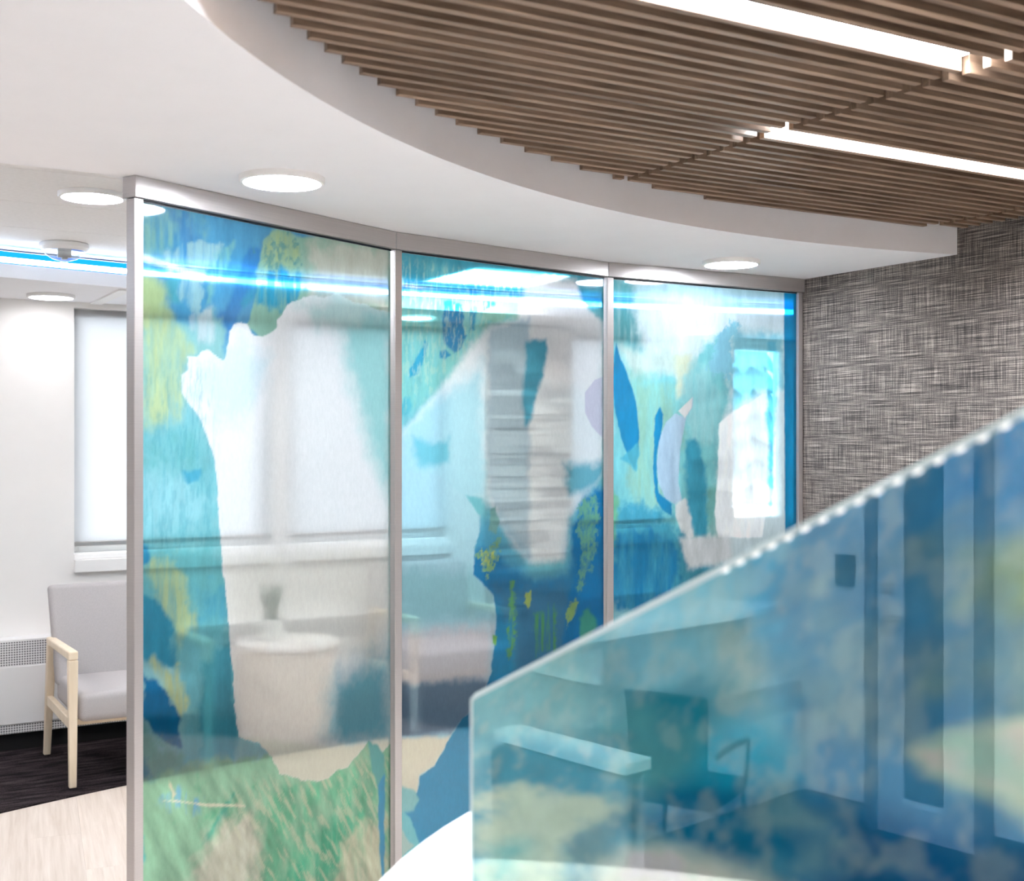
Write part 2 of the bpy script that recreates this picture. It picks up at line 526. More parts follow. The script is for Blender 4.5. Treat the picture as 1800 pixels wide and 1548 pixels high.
for k, (a, b) in enumerate(wins):
    w = structure(empty('window_%d' % (k + 1), ((a + b) / 2, WALL_Y + .1, Z_SILL)), None)
    w['label'] = ['wide window behind the near end of the glass partition', 'wide window seen through the middle of the partition',
                  'window beside the wide stone pier', 'narrow bright window by the grasscloth wall'][k]
    hw = (b - a) / 2; H = Z_HEAD - Z_SILL
    fr = bm_new()
    for q in ((-hw, -hw + .045, 0, H), (hw - .045, hw, 0, H), (-hw + .045, hw - .045, 0, .045), (-hw + .045, hw - .045, H - .045, H)):
        box(fr, q[0], q[1], .02, .09, q[2], q[3])
    obj('window_frame', fr, 'trim_white', w, bevel=.003)
    bx('pane', 'window_glass', -hw + .045, hw - .045, .05, .056, .045, H - .045, w)
    bx('window_sill', 'trim_white', -hw - .0, hw + .0, -.135, .11, -.1, -.03, w, bevel=.004)
    bx('sill_board', 'trim_white', -hw, hw, -.10, .11, -.03, 0.0, w, bevel=.004)
    # roller shade hanging inside the opening
    if k < 3:
        sh = empty('roller_shade', ((a + b) / 2, WALL_Y + .055, Z_HEAD))
        tag(sh, ['pale mesh roller shade in the window beside the grey armchair', 'pale mesh roller shade in the window left of the wide stone pier', 'pale mesh roller shade in the window right of the wide stone pier'][k], 'shade', 'window roller shades')
        bx('shade_fabric', 'shade_fabric', -hw + .012, hw - .012, -.001, .0, -1.30, -.001, sh)
        bm = bm_new(); box(bm, -hw + .012, hw - .012, -.010, .006, -1.328, -1.30)
        obj('hem_bar', bm, 'aluminium', sh, bevel=.004)
        bm = bm_new(); tube(bm, [(-hw + .01, .026, -.026), (hw - .01, .026, -.026)], .022)
        obj('roller_tube', bm, 'trim_white', sh)

# stacked-stone piers on the window wall, every course laid stone by stone
cube = bm_new(); box(cube, 0, 1, 0, 1, 0, 1)
bmesh.ops.bevel(cube, geom=cube.edges[:], offset=.02, segments=1, affect='EDGES')
stone_me = []
for i in range(4):
    me = bpy.data.meshes.new('stone'); cube.to_mesh(me); me.materials.append(MATS['ledger_stone_%d' % i]); stone_me.append(me)
cube.free()
for a, b, lab in ((3.88, 4.49, 'wide stacked ledger-stone pier between the windows'), (5.52, 5.90, 'narrow stacked ledger-stone pier beside the brightest window')):
    pier = structure(empty('wall_stone_pier', (a, WALL_Y - .10, 0)), lab)
    bx('pier_core', 'ledger_stone_3', 0, b - a, .03, .10, 0, Z_SOF, pier)
    z = 0.0
    while z < Z_SOF - .01:
        h = min(random.choice((.032, .045, .06, .075)), Z_SOF - z)
        x = 0.0
        while x < b - a - .005:
            w = random.uniform(.16, .36)
            if b - a - x - w < .1: w = b - a - x
            o = bpy.data.objects.new('stone', random.choice(stone_me)); COL.objects.link(o)
            d = random.uniform(.0, .03)
            o.parent = pier; o.location = (x + .001, -d, z + .001); o.scale = (w - .002, .05 + d, h - .003)
            x += w
        z += h

# other walls
wr = structure(empty('wall_right', (WALL_X, 0, 0)), 'wall papered in dark grey woven grasscloth')
bx('wall_core', 'white_paint', .004, .16, Y0, 4.32, 0, 2.9, wr)
yy = 4.32
for k, wdt in enumerate((1.17, 0.92, 0.92, 0.92, 0.92, 0.92, 0.92, 0.92, .31)):   # wallpaper drops
    y1 = max(yy - wdt, Y0)
    bx('wallpaper_drop', 'grasscloth', 0, .004, y1 + .0008, yy, 0.1, 2.9, wr)
    yy = y1
structure(bx('wall_front', 'white_paint', X0 - .2, WALL_X + .2, Y0 - .2, Y0, 0, 2.9), 'white wall behind the camera')
structure(bx('wall_left', 'white_paint', X0 - .2, X0, Y0, WALL_Y + .2, 0, 2.9), 'white wall with the glazed door')
structure(bx('wall_nook', 'white_paint', X0, -0.55, Y_NOOK, Y_NOOK + .08, 0, 2.6), 'white wall of the office nook')
structure(bx('wall_far_right', 'white_paint', X1, X1 + .2, 4.2, WALL_Y + .2, 0, 2.9), 'white end wall of the waiting area')
structure(bx('wall_side', 'white_paint', WALL_X + .16, X1, 4.2, 4.32, 0, 2.9), 'white wall beyond the partition')
structure(bx('baseboard_left', 'toe_black', X0, X0 + .012, Y0, Y_NOOK, 0, .1), 'dark baseboard')
structure(bx('baseboard_right', 'toe_black', WALL_X - .012, WALL_X, Y0, 4.2, 0, .1), 'dark baseboard under the grasscloth')

# ------------------------------------------------------------------ ceilings
# dropped white soffit: its inner edge is the ring round the slats
def ring_x(y, r=CR): return CX - math.sqrt(max(0, r * r - (y - CY) ** 2))
a0 = math.acos((WALL_X - CX) / CR)
inner = [(CX + CR * math.cos(t), CY + CR * math.sin(t)) for t in np.linspace(a0, 2 * math.pi - a0, 140)]
pr2 = PR + .085
tA = math.acos((WALL_X + .05 - PX) / pr2)
tB = math.pi - math.asin((3.58 - PY) / pr2)
outer = [(PX + pr2 * math.cos(t), PY + pr2 * math.sin(t)) for t in np.linspace(tB, tA, 40)]
poly = [(WALL_X, Y0)] + [(X0, Y0), (X0, 3.58)] + outer[:-1] + [(WALL_X, outer[-1][1])] + inner
bm = bm_new()
# lower leg of the polygon closes at the wall: inner ends at (WALL_X, CY - ...)
prism(bm, poly, Z_SOF, 2.74)
structure(obj('ceiling_soffit', bm, 'soffit_paint'), 'smooth white dropped soffit with a curved edge around the wooden slats')
structure(bx('ceiling', 'dark_void', X0 - .2, X1 + .2, Y0 - .2, WALL_Y + .2, 2.75, 2.85), 'structural ceiling above the slats')

# tiled ceiling of the waiting area
ct = structure(empty('ceiling_tiles', (0, 0, Z_CEI)), 'white tiled ceiling of the waiting area')
bx('tile_backing', 'tile_white', X0, X1, 3.4, WALL_Y, .012, .06, ct)
bm = bm_new(); box(bm, 0.002, 1.218, 0.002, .608, 0, .0119)
tile = obj('ceiling_tile', bm, 'tile_white', ct, bevel=.002, bseg=1)
first = True
for i in range(-3, 6):
    for j in range(-2, 3):
        o = tile if first else tile.copy()
        if not first: COL.objects.link(o)
        first = False
        o.location = (i * 1.22 + .28, 5.03 + j * .61 - (0.0), 0)

# perimeter soffit along the windows, with the cove light on its curved edge
CVX, CVY, CVR = 3.1, -3.56, 10.0
cedge = [(x, arc_y(x, CVX, CVY, CVR)) for x in np.linspace(X0, X1, 40)]
bm = bm_new()
prism(bm, [(x, y - .0) for x, y in cedge] + [(X1, WALL_Y), (X0, WALL_Y)], Z_SOF + .012, 2.492)
prism(bm, [(x, y + .12) for x, y in cedge] + [(X1, WALL_Y), (X0, WALL_Y)], 2.492, 2.57)
structure(obj('ceiling_window_soffit', bm, 'soffit_paint'), 'white perimeter soffit along the windows')
cove = empty('cove_light', (0, 0, 2.492))
tag(cove, 'long curved cove light strip glowing white and blue above the windows', 'light')
def cove_band(name, mat, dy0, dy1, z0, z1):
    bm = bm_new()
    e = [(x, y) for x, y in cedge]
    prism(bm, [(x, y + dy0) for x, y in e] + [(x, y + dy1) for x, y in e[::-1]], z0, z1)
    return obj(name, bm, mat, cove)
cove_band('diffuser', 'cove_white', .02, .05, .0075, .034)
cove_band('blue_lens', 'cove_blue', .015, .06, .0345, .060)
cove_band('blue_rim', 'cove_blue', .012, .05, .0005, .007)
structure(bx('trim_1', 'trim_white', 1.37, 1.43, 6.36, 7.06, Z_SOF + .002, Z_SOF + .0115), 'white slot trim crossing the window soffit')

# ------------------------------------------------------------------ slatted wood ceiling with linear lights
PITCH, SW, SH = 0.0586, 0.021, 0.062
slats = structure(empty('ceiling_slats', (CX, CY, Z_SLAT)), 'round recess of narrow brown wooden slats')
bm = bm_new()
prism(bm, [(x - CX, y - CY) for x, y in inner], .150, .165)
obj('backing_board', bm, 'dark_void', slats)
SEAM = [2.332, 3.888]
GAP = .013
def slat(x0, x1, y):
    if x1 - x0 < .03: return
    bm = bm_new()
    box(bm, 0, x1 - x0, -SW / 2, SW / 2, 0, SH)
    o = obj('slat', bm, 'slat_wood', slats, bevel=.0012, bseg=1)
    o.location = (x0 - CX, y - CY, 0)
Y_L1, Y_L2 = 1.885, 1.885 + 12 * PITCH
for j in range(-29, 28):
    y = 1.885 + j * PITCH
    if CR ** 2 < (y + .012 - CY) ** 2: continue
    hx = math.sqrt(CR ** 2 - (y + .012 - CY) ** 2)
    lo, hi = CX - hx + .022, min(CX + hx - .022, WALL_X - .004)
    for a, b, skip in ((lo, min(SEAM[0] - GAP, hi), (0, -24)), (max(lo, SEAM[0] + GAP), min(SEAM[1] - GAP, hi), (12, -12)), (max(lo, SEAM[1] + GAP), hi, ())):
        if j in skip: continue
        slat(a, b, y)
# carrier rails the slats hang from, seen in the joints
for xr in SEAM + [1.6, 3.1]:
    hy = math.sqrt(CR ** 2 - (xr - CX) ** 2)
    bx('carrier_rail', 'dark_void', xr - CX - .02, xr - CX + .02, -.5, hy - .05, SH + .001, SH + .03, slats)
def linear_light(x0, x1, y, label):
    t = empty('linear_light', ((x0 + x1) / 2, y, Z_SLAT + .008))
    tag(t, label, 'light', 'linear lights between the ceiling slats')
    hw = (x1 - x0) / 2
    bx('housing', 'trim_white', -hw, hw, -.046, .046, .034, .052, t)
    bx('diffuser', 'line_lens', -hw + .004, hw - .004, -.044, .044, .026, .0335, t)
linear_light(0.62, SEAM[0] - GAP, Y_L1, 'bright linear light between the slats at the top of the picture')
linear_light(SEAM[0] + GAP + .004, SEAM[1] - GAP, Y_L2, 'bright linear light between the slats running to the right edge')
linear_light(SEAM[0] + GAP + .004, SEAM[1] - GAP, 1.885 - 12 * PITCH, 'unseen fill light between the slats right of the counter')  # added out of view to brighten the reception side
linear_light(0.62, SEAM[0] - GAP - .004, 1.885 - 24 * PITCH, 'unseen fill light between the slats above the counter')  # another unseen lamp, put in for more light on this side

# ------------------------------------------------------------------ downlights
def downlight(x, y, z, label, r=.122, lens='lamp_lens'):
    t = empty('downlight', (x, y, z))
    tag(t, label, 'light', 'round ceiling downlights')
    bm = bm_new()
    lathe(bm, [(r, 0), (r, -.012), (r - .004, -.017), (r - .012, -.018), (r - .013, -.003), (r - .013, 0)], 56, cap0=False, cap1=False)
    bmesh.ops.bridge_loops  # ring stays open above: it sits on the ceiling
    obj('trim_ring', bm, 'trim_white', t, smooth=True)
    bm = bm_new()
    lathe(bm, [(r - .0135, -.002), (r - .0135, -.017), (r * .6, -.022), (.004, -.0225)], 32)
    obj('lens', bm, lens, t, smooth=True)
downlight(1.185, 3.373, Z_SOF, 'round downlight on the soffit above the left glass panel')
downlight(3.376, 4.001, Z_SOF, 'round downlight on the soffit above the right glass panel')
downlight(0.926, 4.74, Z_CEI, 'round downlight on the tiled ceiling beside the partition end')
downlight(1.119, 6.792, Z_SOF + .012, 'small round downlight on the window soffit above the grey armchair', lens='lamp_lens_dim')
downlight(3.234, 6.811, Z_SOF + .012, 'round downlight on the window soffit seen through the middle glass panel', lens='lamp_lens_dim')
downlight(5.35, 6.75, Z_SOF + .012, 'round downlight on the window soffit seen through the right glass panel', lens='lamp_lens_dim')
downlight(-0.6, 1.6, Z_SOF, 'unseen fill downlight on the soffit left of the counter')  # unseen lamp added to brighten the reception side
downlight(-1.6, 2.6, Z_SOF, 'unseen fill downlight on the soffit over the office nook')  # also added out of view for extra light
downlight(-1.5, -0.4, Z_SOF, 'unseen fill downlight on the soffit behind the camera')  # out of view, put in for more light
downlight(-1.2, -2.2, Z_SOF, 'unseen fill downlight on the soffit near the rear corner')  # unseen, added as fill for the reception side
downlight(-0.9, 5.4, Z_CEI, 'unseen fill downlight on the tiled ceiling near the left wall')  # added out of view to lift the light in the waiting area
downlight(2.2, 4.95, Z_CEI, 'round downlight on the tiled ceiling behind the middle glass panel')

for tx, ty, tl in ((3.36, 6.00, 'square white ceiling light panel seen through the middle glass panel'), (-0.5, 5.70, 'unseen fill light panel near the left wall')):  # the panel near the left wall is unseen, added to brighten the waiting area
  tf = empty('ceiling_troffer', (tx, ty, Z_CEI))
  tag(tf, tl, 'light', 'square ceiling light panels')
  bm = bm_new()
  for q in ((-.33, .33, -.33, -.30), (-.33, .33, .30, .33), (-.33, -.30, -.30, .30), (.30, .33, -.30, .30)):
      box(bm, q[0], q[1], q[2], q[3], -.012, 0)
  obj('frame', bm, 'trim_white', tf)
  bx('diffuser', 'troffer_lens', -.30, .30, -.30, .30, -.008, -.001, tf)

# fire-alarm strobe
st = empty('alarm_strobe', (1.046, 5.997, Z_CEI))
tag(st, 'white ceiling alarm strobe with a clear dome lens', 'alarm')
bm = bm_new(); lathe(bm, [(.105, 0), (.112, -.006), (.112, -.022), (.098, -.036), (.02, -.036)], 40)
obj('base', bm, 'trim_white', st, smooth=True)
bm = bm_new(); lathe(bm, [(.094, -.0365), (.085, -.052), (.055, -.072), (.02, -.083), (.003, -.085)], 32)
obj('dome_lens', bm, 'strobe_lens', st, smooth=True)
bm = bm_new(); box(bm, -.03, .03, -.012, .012, -.066, -.037); box(bm, -.012, .012, -.02, .02, -.074, -.0661)
obj('flash_tube', bm, 'trim_white', st)

# ================================================================== PRINTED ART (painted on a grid in metres)
rng = np.random.default_rng(11)
NT = rng.random((256, 256))
def vnoise(x, y):
    xi = np.floor(x).astype(int); yi = np.floor(y).astype(int)
    fx = x - xi; fy = y - yi
    fx = fx * fx * (3 - 2 * fx); fy = fy * fy * (3 - 2 * fy)
    g = lambda a, b: NT[a & 255, b & 255]
    return (g(xi, yi) * (1 - fx) + g(xi + 1, yi) * fx) * (1 - fy) + (g(xi, yi + 1) * (1 - fx) + g(xi + 1, yi + 1) * fx) * fy
def fbm(x, y, o=4):
    r = 0; a = 0.5; t = 0
    for k in range(o):
        r = r + a * vnoise(x * 2 ** k + 17.3 * k, y * 2 ** k + 9.1 * k); t += a; a *= .55
    return r / t

class Art:
    """a sheet of size w x h metres, painted layer by layer"""
    def __init__(self, w, z0, z1, step, to_local, seed=0):
        nx, ny = int(w / step) + 1, int((z1 - z0) / step) + 1
        self.xs = np.linspace(0, w, nx); self.zs = np.linspace(z0, z1, ny)
        self.X, self.Z = np.meshgrid(self.xs, self.zs)
        self.c = np.zeros(self.X.shape + (4,))
        self.loc = to_local; self.seed = seed; self.mask = None
    def sd(self, poly):
        X, Z = self.X, self.Z
        d2 = np.full(X.shape, 1e9); ins = np.zeros(X.shape, bool)
        n = len(poly)
        for i in range(n):
            ax, ay = poly[i]; bx_, by = poly[(i + 1) % n]
            ex, ey = bx_ - ax, by - ay
            wx, wy = X - ax, Z - ay
            t = np.clip((wx * ex + wy * ey) / (ex * ex + ey * ey + 1e-12), 0, 1)
            d2 = np.minimum(d2, (wx - ex * t) ** 2 + (wy - ey * t) ** 2)
            cond = ((ay > Z) != (by > Z)) & (X < ex * (Z - ay) / (by - ay + 1e-12) + ax)
            ins ^= cond
        d = np.sqrt(d2)
        return np.where(ins, -d, d)
    def fill(self, rgb, milk):
        self.c[..., :3] = lin(rgb); self.c[..., 3] = milk
    def lay(self, pts, rgb, milk=None, soft=.004, warp=.010, wf=22, alpha=1.0, brush=0.0, bdir=(60, 7), local=False, keep=False):
        """one shape: outline (pixels of the photograph or metres), ink colour, milkiness, edge softness, ragged edge, dry-brush"""
        poly = pts if local else [self.loc(*p) for p in pts]
        d = self.sd(poly)
        s = self.seed + len(pts) * 3.7 + pts[0][0] * .013
        d = d + warp * 2 * (fbm(self.X * wf + s, self.Z * wf + s * 2, 4) - .5)
        w = np.clip(.5 - d / (2 * soft), 0, 1); w = w * w * (3 - 2 * w) * alpha
        if brush:
            b = fbm(self.X * bdir[0] + s, self.Z * bdir[1] + s, 4)
            w = w * np.clip(.5 + (b - .5) * 5 * brush + (1 - brush) * .5, 0, 1)
        if keep: self.mask = w.copy()          # later shapes stay inside this one
        elif self.mask is not None: w = w * self.mask
        col = np.array(lin(rgb))
        self.c[..., :3] += (col - self.c[..., :3]) * w[..., None]
        if milk is not None:
            self.c[..., 3] += (milk - self.c[..., 3]) * w
    def grain(self, amt, sx, sz, shear=0.0, region=None, tint=None, soft=.05):
        b = fbm((self.X + shear * self.Z) * sx + 5, self.Z * sz + 3, 5) - .5
        w = 1.0
        if region is not None:
            d = self.sd([self.loc(*p) for p in region]); w = np.clip(.5 - d / (2 * soft), 0, 1)
        if tint is None:
            self.c[..., :3] *= np.clip(1 + amt * b * w * 2, .3, 1.8)[..., None]
        else:
            k = np.clip(b * 6, 0, 1) * w * amt
            self.c[..., :3] += (np.array(lin(tint)) - self.c[..., :3]) * k[..., None]
        self.c[..., :3] = np.clip(self.c[..., :3], 0, .97)
    def mesh(self, name, mat, parent, y=0.0, clip=None):
        ny, nx = self.X.shape
        idx = np.arange(nx * ny).reshape(ny, nx)
        q = np.stack([idx[:-1, :-1], idx[:-1, 1:], idx[1:, 1:], idx[1:, :-1]], -1).reshape(-1, 4)
        X, Z = self.X, self.Z
        if clip is not None:
            Z = clip(X, Z)
        co = np.stack([X, np.full(X.shape, y), Z], -1).reshape(-1, 3).astype(np.float32)
        me = bpy.data.meshes.new(name)
        me.vertices.add(len(co)); me.vertices.foreach_set('co', co.ravel())
        me.loops.add(q.size); me.loops.foreach_set('vertex_index', q.ravel().astype(np.int32))
        me.polygons.add(len(q)); me.polygons.foreach_set('loop_start', np.arange(0, q.size, 4, dtype=np.int32))
        me.update(calc_edges=True)
        at = me.color_attributes.new('print', 'FLOAT_COLOR', 'POINT')
        at.data.foreach_set('color', self.c.reshape(-1).astype(np.float32))
        me.materials.append(MATS[mat])
        o = bpy.data.objects.new(name, me); COL.objects.link(o); o.parent = parent
        return o

CY_, SY_ = math.cos(YAW), math.sin(YAW)
def plane_mapper(p, d):
    """pixel of the photograph -> (distance along the sheet, height) on the upright sheet through p with direction d"""
    nx, ny = -d[1], d[0]
    def f(px, py):
        k, t = (px - 900) / FPX, (774 - py) / FPX
        rx, ry = CY_ * k + SY_, -SY_ * k + CY_
        L = (p[0] * nx + p[1] * ny) / (rx * nx + ry * ny)
        return ((rx * L - p[0]) * d[0] + (ry * L - p[1]) * d[1], EYE + t * L)
    return f

# ================================================================== GLASS PARTITION
PP = [(.814, 3.544), (1.85, 4.039), (2.939, 4.273), (4.044, 4.265)]
def panel(i, name_label):
    p, q = PP[i], PP[i + 1]
    L = math.hypot(q[0] - p[0], q[1] - p[1]); d = ((q[0] - p[0]) / L, (q[1] - p[1]) / L)
    t = empty('partition_panel', (p[0], p[1], 0), math.atan2(d[1], d[0]))
    tag(t, name_label, 'partition', 'printed glass partition panels')
    x0 = -.004 if i == 0 else .001
    bx('head_rail', 'aluminium', x0, L - .001, 0, .058, Z_SOF - .062, Z_SOF - .001, t, bevel=.0015, bseg=1)
    bx('floor_rail', 'aluminium', x0, L - .001, 0.01, .05, .001, .055, t, bevel=.0015, bseg=1)
    bm = bm_new(); box(bm, 0.002, .034, .012, .048, .056, Z_SOF - .063)
    obj('post', bm, 'aluminium', t, bevel=.0015, bseg=1)
    if i == 2:
        bm = bm_new(); box(bm, L - .03, L - .002, .012, .048, .056, Z_SOF - .063)
        obj('post', bm, 'aluminium', t, bevel=.0015, bseg=1)
    e = L - .004 if i < 2 else L - .031
    bm = bm_new(); box(bm, .035, e, .022, .026, Z_SOF - .0685, Z_SOF - .0625)
    obj('gasket', bm, 'gasket', t)
    # glass: faces clear, edges green
    bm = bm_new(); box(bm, .036, e, .026, .036, .06, Z_SOF - .066)
    bm.faces.ensure_lookup_table()
    for f in bm.faces:
        f.normal_update()
        f.material_index = 0 if abs(f.normal.y) > .5 else 1
    g = obj('glass_pane', bm, ['pane_glass', 'pane_edge'], t)
    off = (p[0] - d[1] * .0255, p[1] + d[0] * .0255)
    m = plane_mapper(off, d)
    a = Art(e - .037, .062, Z_SOF - .069, .005, lambda px, py: (m(px, py)[0] - .0365, m(px, py)[1]), seed=i * 13.0)
    return t, g, a

# ---- left panel
t1, g1, A = panel(0, 'left printed glass panel, green and blue brushwork around a white cloud')
A.fill((150, 214, 222), .30)
A.lay([(240, 330), (690, 400), (690, 560), (470, 570), (430, 620), (360, 640), (300, 600), (240, 500)], (84, 172, 220), .30, soft=.04, warp=.05)
A.lay([(240, 330), (330, 350), (350, 410), (300, 440), (245, 460)], (140, 205, 205), soft=.05, warp=.06, brush=.5)
A.lay([(290, 360), (325, 380), (350, 430), (330, 470), (310, 410)], (70, 150, 215), soft=.03, warp=.04, alpha=.7)
A.lay([(285, 440), (360, 425), (392, 430), (378, 470), (352, 500), (345, 545), (318, 520), (290, 490)], (160, 212, 224), soft=.01, warp=.04, brush=.6)
A.lay([(375, 440), (412, 425), (400, 460), (380, 500), (362, 540), (372, 490)], (130, 205, 210), soft=.008, warp=.02, brush=.6)
A.lay([(305, 470), (318, 480), (312, 510), (325, 540), (300, 530), (288, 500)], (90, 185, 205), soft=.01, warp=.02)
A.lay([(372, 560), (395, 545), (440, 430), (458, 440), (440, 500), (420, 560), (395, 610), (385, 620)], (66, 150, 216), soft=.012, warp=.015)
A.lay([(240, 500), (262, 498), (290, 520), (305, 560), (338, 570), (372, 545), (390, 560), (400, 600), (390, 640), (330, 650), (300, 700), (240, 690)], (150, 212, 214), soft=.02, warp=.03)
A.lay([(340, 560), (372, 540), (380, 575), (372, 600), (345, 600)], (205, 230, 236), soft=.012, warp=.03, brush=.4)
A.lay([(245, 482), (275, 490), (292, 520), (298, 555), (270, 560), (245, 560)], (196, 226, 170), soft=.03, warp=.03)
A.lay([(245, 545), (300, 560), (335, 610), (318, 640), (330, 680), (320, 720), (300, 760), (245, 760)], (205, 228, 176), soft=.035, warp=.04, brush=.3)
A.lay([(400, 600), (440, 560), (450, 520), (452, 470), (462, 420), (482, 403), (505, 408), (520, 415), (690, 420), (690, 560), (650, 560), (600, 530), (540, 535), (500, 600), (470, 600), (430, 575)], (152, 205, 186), .34, soft=.006, warp=.012)
A.lay([(462, 425), (482, 405), (510, 412), (530, 450), (500, 500), (470, 480)], (178, 210, 160), soft=.02, warp=.03, brush=.3)
A.lay([(540, 425), (690, 432), (690, 560), (600, 540), (545, 520)], (214, 220, 206), .40, soft=.06, warp=.05)
A.lay([(440, 510), (470, 475), (520, 485), (545, 505), (520, 530), (470, 540), (432, 530)], (60, 172, 208), soft=.02, warp=.05, brush=.5)
A.lay([(455, 440), (520, 425), (520, 475), (465, 500)], (80, 160, 170), soft=.02, warp=.08, wf=60, brush=.9, bdir=(60, 40), alpha=.7)
A.lay([(560, 490), (690, 505), (690, 522), (560, 512)], (120, 205, 240), soft=.04, warp=.01, alpha=.5)
# lower left column
A.lay([(240, 750), (330, 730), (350, 760), (372, 800), (382, 830), (392, 985), (240, 985)], (134, 210, 220), .30, soft=.04, warp=.05)
A.lay([(240, 770), (345, 760), (360, 830), (300, 860), (240, 840)], (120, 200, 205), soft=.05, warp=.06, brush=.5, bdir=(30, 14))
A.lay([(245, 830), (330, 840), (370, 900), (300, 930), (245, 930)], (160, 224, 234), soft=.05, warp=.06)
A.lay([(322, 828), (352, 826), (348, 842), (330, 852)], (82, 184, 214), soft=.008, warp=.015)
A.lay([(240, 960), (392, 960), (410, 1180), (330, 1200), (240, 1060)], (112, 196, 206), .30, soft=.03, warp=.05)
A.lay([(245, 975), (300, 990), (330, 1040), (345, 1100), (355, 1190), (318, 1150), (290, 1080), (250, 1010)], (186, 214, 168), soft=.03, warp=.05, brush=.5)
A.lay([(345, 1030), (400, 1040), (405, 1090), (360, 1085)], (84, 178, 206), soft=.03, warp=.05, brush=.3)
A.lay([(244, 958), (258, 965), (260, 985), (244, 995)], (46, 150, 196), soft=.01, warp=.02)
A.lay([(244, 1033), (272, 1055), (292, 1090), (308, 1120), (320, 1190), (300, 1175), (270, 1160), (244, 1165)], (48, 152, 184), .38, soft=.012, warp=.025)
A.lay([(310, 1115), (345, 1110), (405, 1115), (418, 1250), (412, 1340), (340, 1350), (320, 1340)], (110, 186, 198), .42, soft=.03, warp=.04)
A.lay([(268, 1160), (318, 1180), (330, 1240), (318, 1260), (290, 1215)], (196, 212, 160), soft=.015, warp=.03, brush=.4)
A.lay([(354, 1165), (404, 1120), (416, 1240), (412, 1335), (352, 1340)], (70, 160, 182), .42, soft=.015, warp=.03)
A.lay([(246, 1175), (276, 1195), (298, 1230), (316, 1268), (318, 1312), (300, 1312), (274, 1290), (252, 1258)], (12, 118, 170), .36, soft=.008, warp=.02)
A.lay([(244, 1290), (275, 1300), (320, 1330), (300, 1375), (244, 1385)], (110, 176, 170), soft=.03, warp=.05)
A.lay([(244, 1320), (262, 1330), (262, 1372), (244, 1380)], (40, 140, 170), soft=.02, warp=.04)
# bottom meadow
A.lay([(240, 1372), (330, 1346), (420, 1330), (470, 1325), (700, 1290), (700, 1640), (240, 1660)], (146, 202, 170), .36, soft=.02, warp=.03)
A.lay([(330, 1420), (400, 1400), (480, 1400), (640, 1340), (690, 1340), (690, 1480), (580, 1600), (470, 1600), (430, 1500), (380, 1450)], (104, 190, 150), soft=.05, warp=.1, brush=.6, bdir=(26, 10))
A.lay([(348, 1490), (395, 1410), (412, 1395), (400, 1430), (365, 1485)], (84, 186, 160), soft=.01, warp=.02)
A.lay([(500, 1548), (540, 1480), (600, 1430), (640, 1450), (600, 1560), (560, 1620), (490, 1620)], (70, 178, 140), soft=.04, warp=.06, brush=.5)
A.lay([(392, 1440), (440, 1425), (462, 1470), (455, 1540), (400, 1640), (300, 1640), (340, 1540)], (214, 218, 200), .42, soft=.05, warp=.05)
A.lay([(600, 1500), (640, 1440), (680, 1440), (680, 1640), (560, 1640), (580, 1540)], (204, 208, 180), .42, soft=.04, warp=.05, brush=.2)
A.lay([(285, 1395), (330, 1390), (358, 1400), (350, 1425), (310, 1425), (290, 1412)], (120, 190, 220), soft=.015, warp=.04, brush=.7)
A.lay([(284, 1407), (310, 1405), (360, 1412), (430, 1414), (432, 1418), (360, 1416), (310, 1410)], (226, 230, 206), soft=.003, warp=.004)
A.lay([(296, 1368), (310, 1395), (304, 1402), (298, 1385)], (212, 214, 186), soft=.004, warp=.008)
A.lay([(240, 1450), (252, 1470), (250, 1640), (240, 1640)], (70, 186, 190), soft=.01, warp=.02)
A.grain(.5, 26, 8, shear=.5, region=[(240, 1360), (690, 1320), (690, 1650), (240, 1650)])
A.grain(.55, 70, 16, shear=.6, region=[(400, 1390), (690, 1320), (690, 1650), (400, 1650)], tint=(220, 224, 196))
A.grain(.16, 40, 10)
# white cloud
cloud = [(330, 627), (345, 627), (354, 618), (365, 614), (378, 622), (387, 632), (394, 633), (400, 610), (404, 585), (411, 569), (424, 566), (434, 570), (442, 584), (451, 590), (462, 592), (480, 582),
         (486, 576), (487, 562), (497, 552), (505, 536), (520, 528), (545, 519), (570, 522), (590, 516), (604, 520), (622, 532), (640, 534), (668, 546), (690, 548), (690, 1302), (672, 1322), (648, 1302), (630, 1325),
         (610, 1348), (592, 1352), (578, 1368), (556, 1373), (530, 1370), (508, 1362), (492, 1358), (482, 1342), (478, 1330), (455, 1305), (420, 1296), (412, 1240), (410, 1180), (402, 1100), (392, 1000),
         (384, 900), (380, 830), (372, 790), (350, 730), (330, 705), (318, 690), (320, 660), (330, 650)]
A.lay(cloud, (248, 251, 252), .40, soft=.003, warp=.006, wf=40, keep=True)
A.lay([(345, 640), (430, 600), (470, 640), (440, 720), (380, 740), (340, 700)], (218, 242, 250), soft=.05, warp=.06, alpha=.8)
A.lay([(590, 520), (640, 536), (690, 550), (690, 880), (650, 800), (610, 640)], (166, 222, 222), .44, soft=.07, warp=.03)
A.lay([(520, 530), (600, 522), (640, 540), (630, 570), (560, 575)], (200, 232, 230), soft=.04, warp=.03)
A.lay([(392, 985), (690, 960), (690, 1160), (590, 1150), (404, 1130)], (238, 240, 234), .42, soft=.05, warp=.03)
A.lay([(400, 1130), (590, 1140), (585, 1320), (470, 1330), (415, 1290)], (234, 229, 222), .44, soft=.05, warp=.02)
A.lay([(588, 1200), (640, 1160), (690, 1140), (690, 1300), (600, 1325), (575, 1290)], (118, 186, 204), .50, soft=.09, warp=.04)
A.lay([(380, 1290), (590, 1312), (700, 1296), (700, 1400), (440, 1400)], (216, 218, 202), .5, soft=.015, warp=.01)
A.mask = None
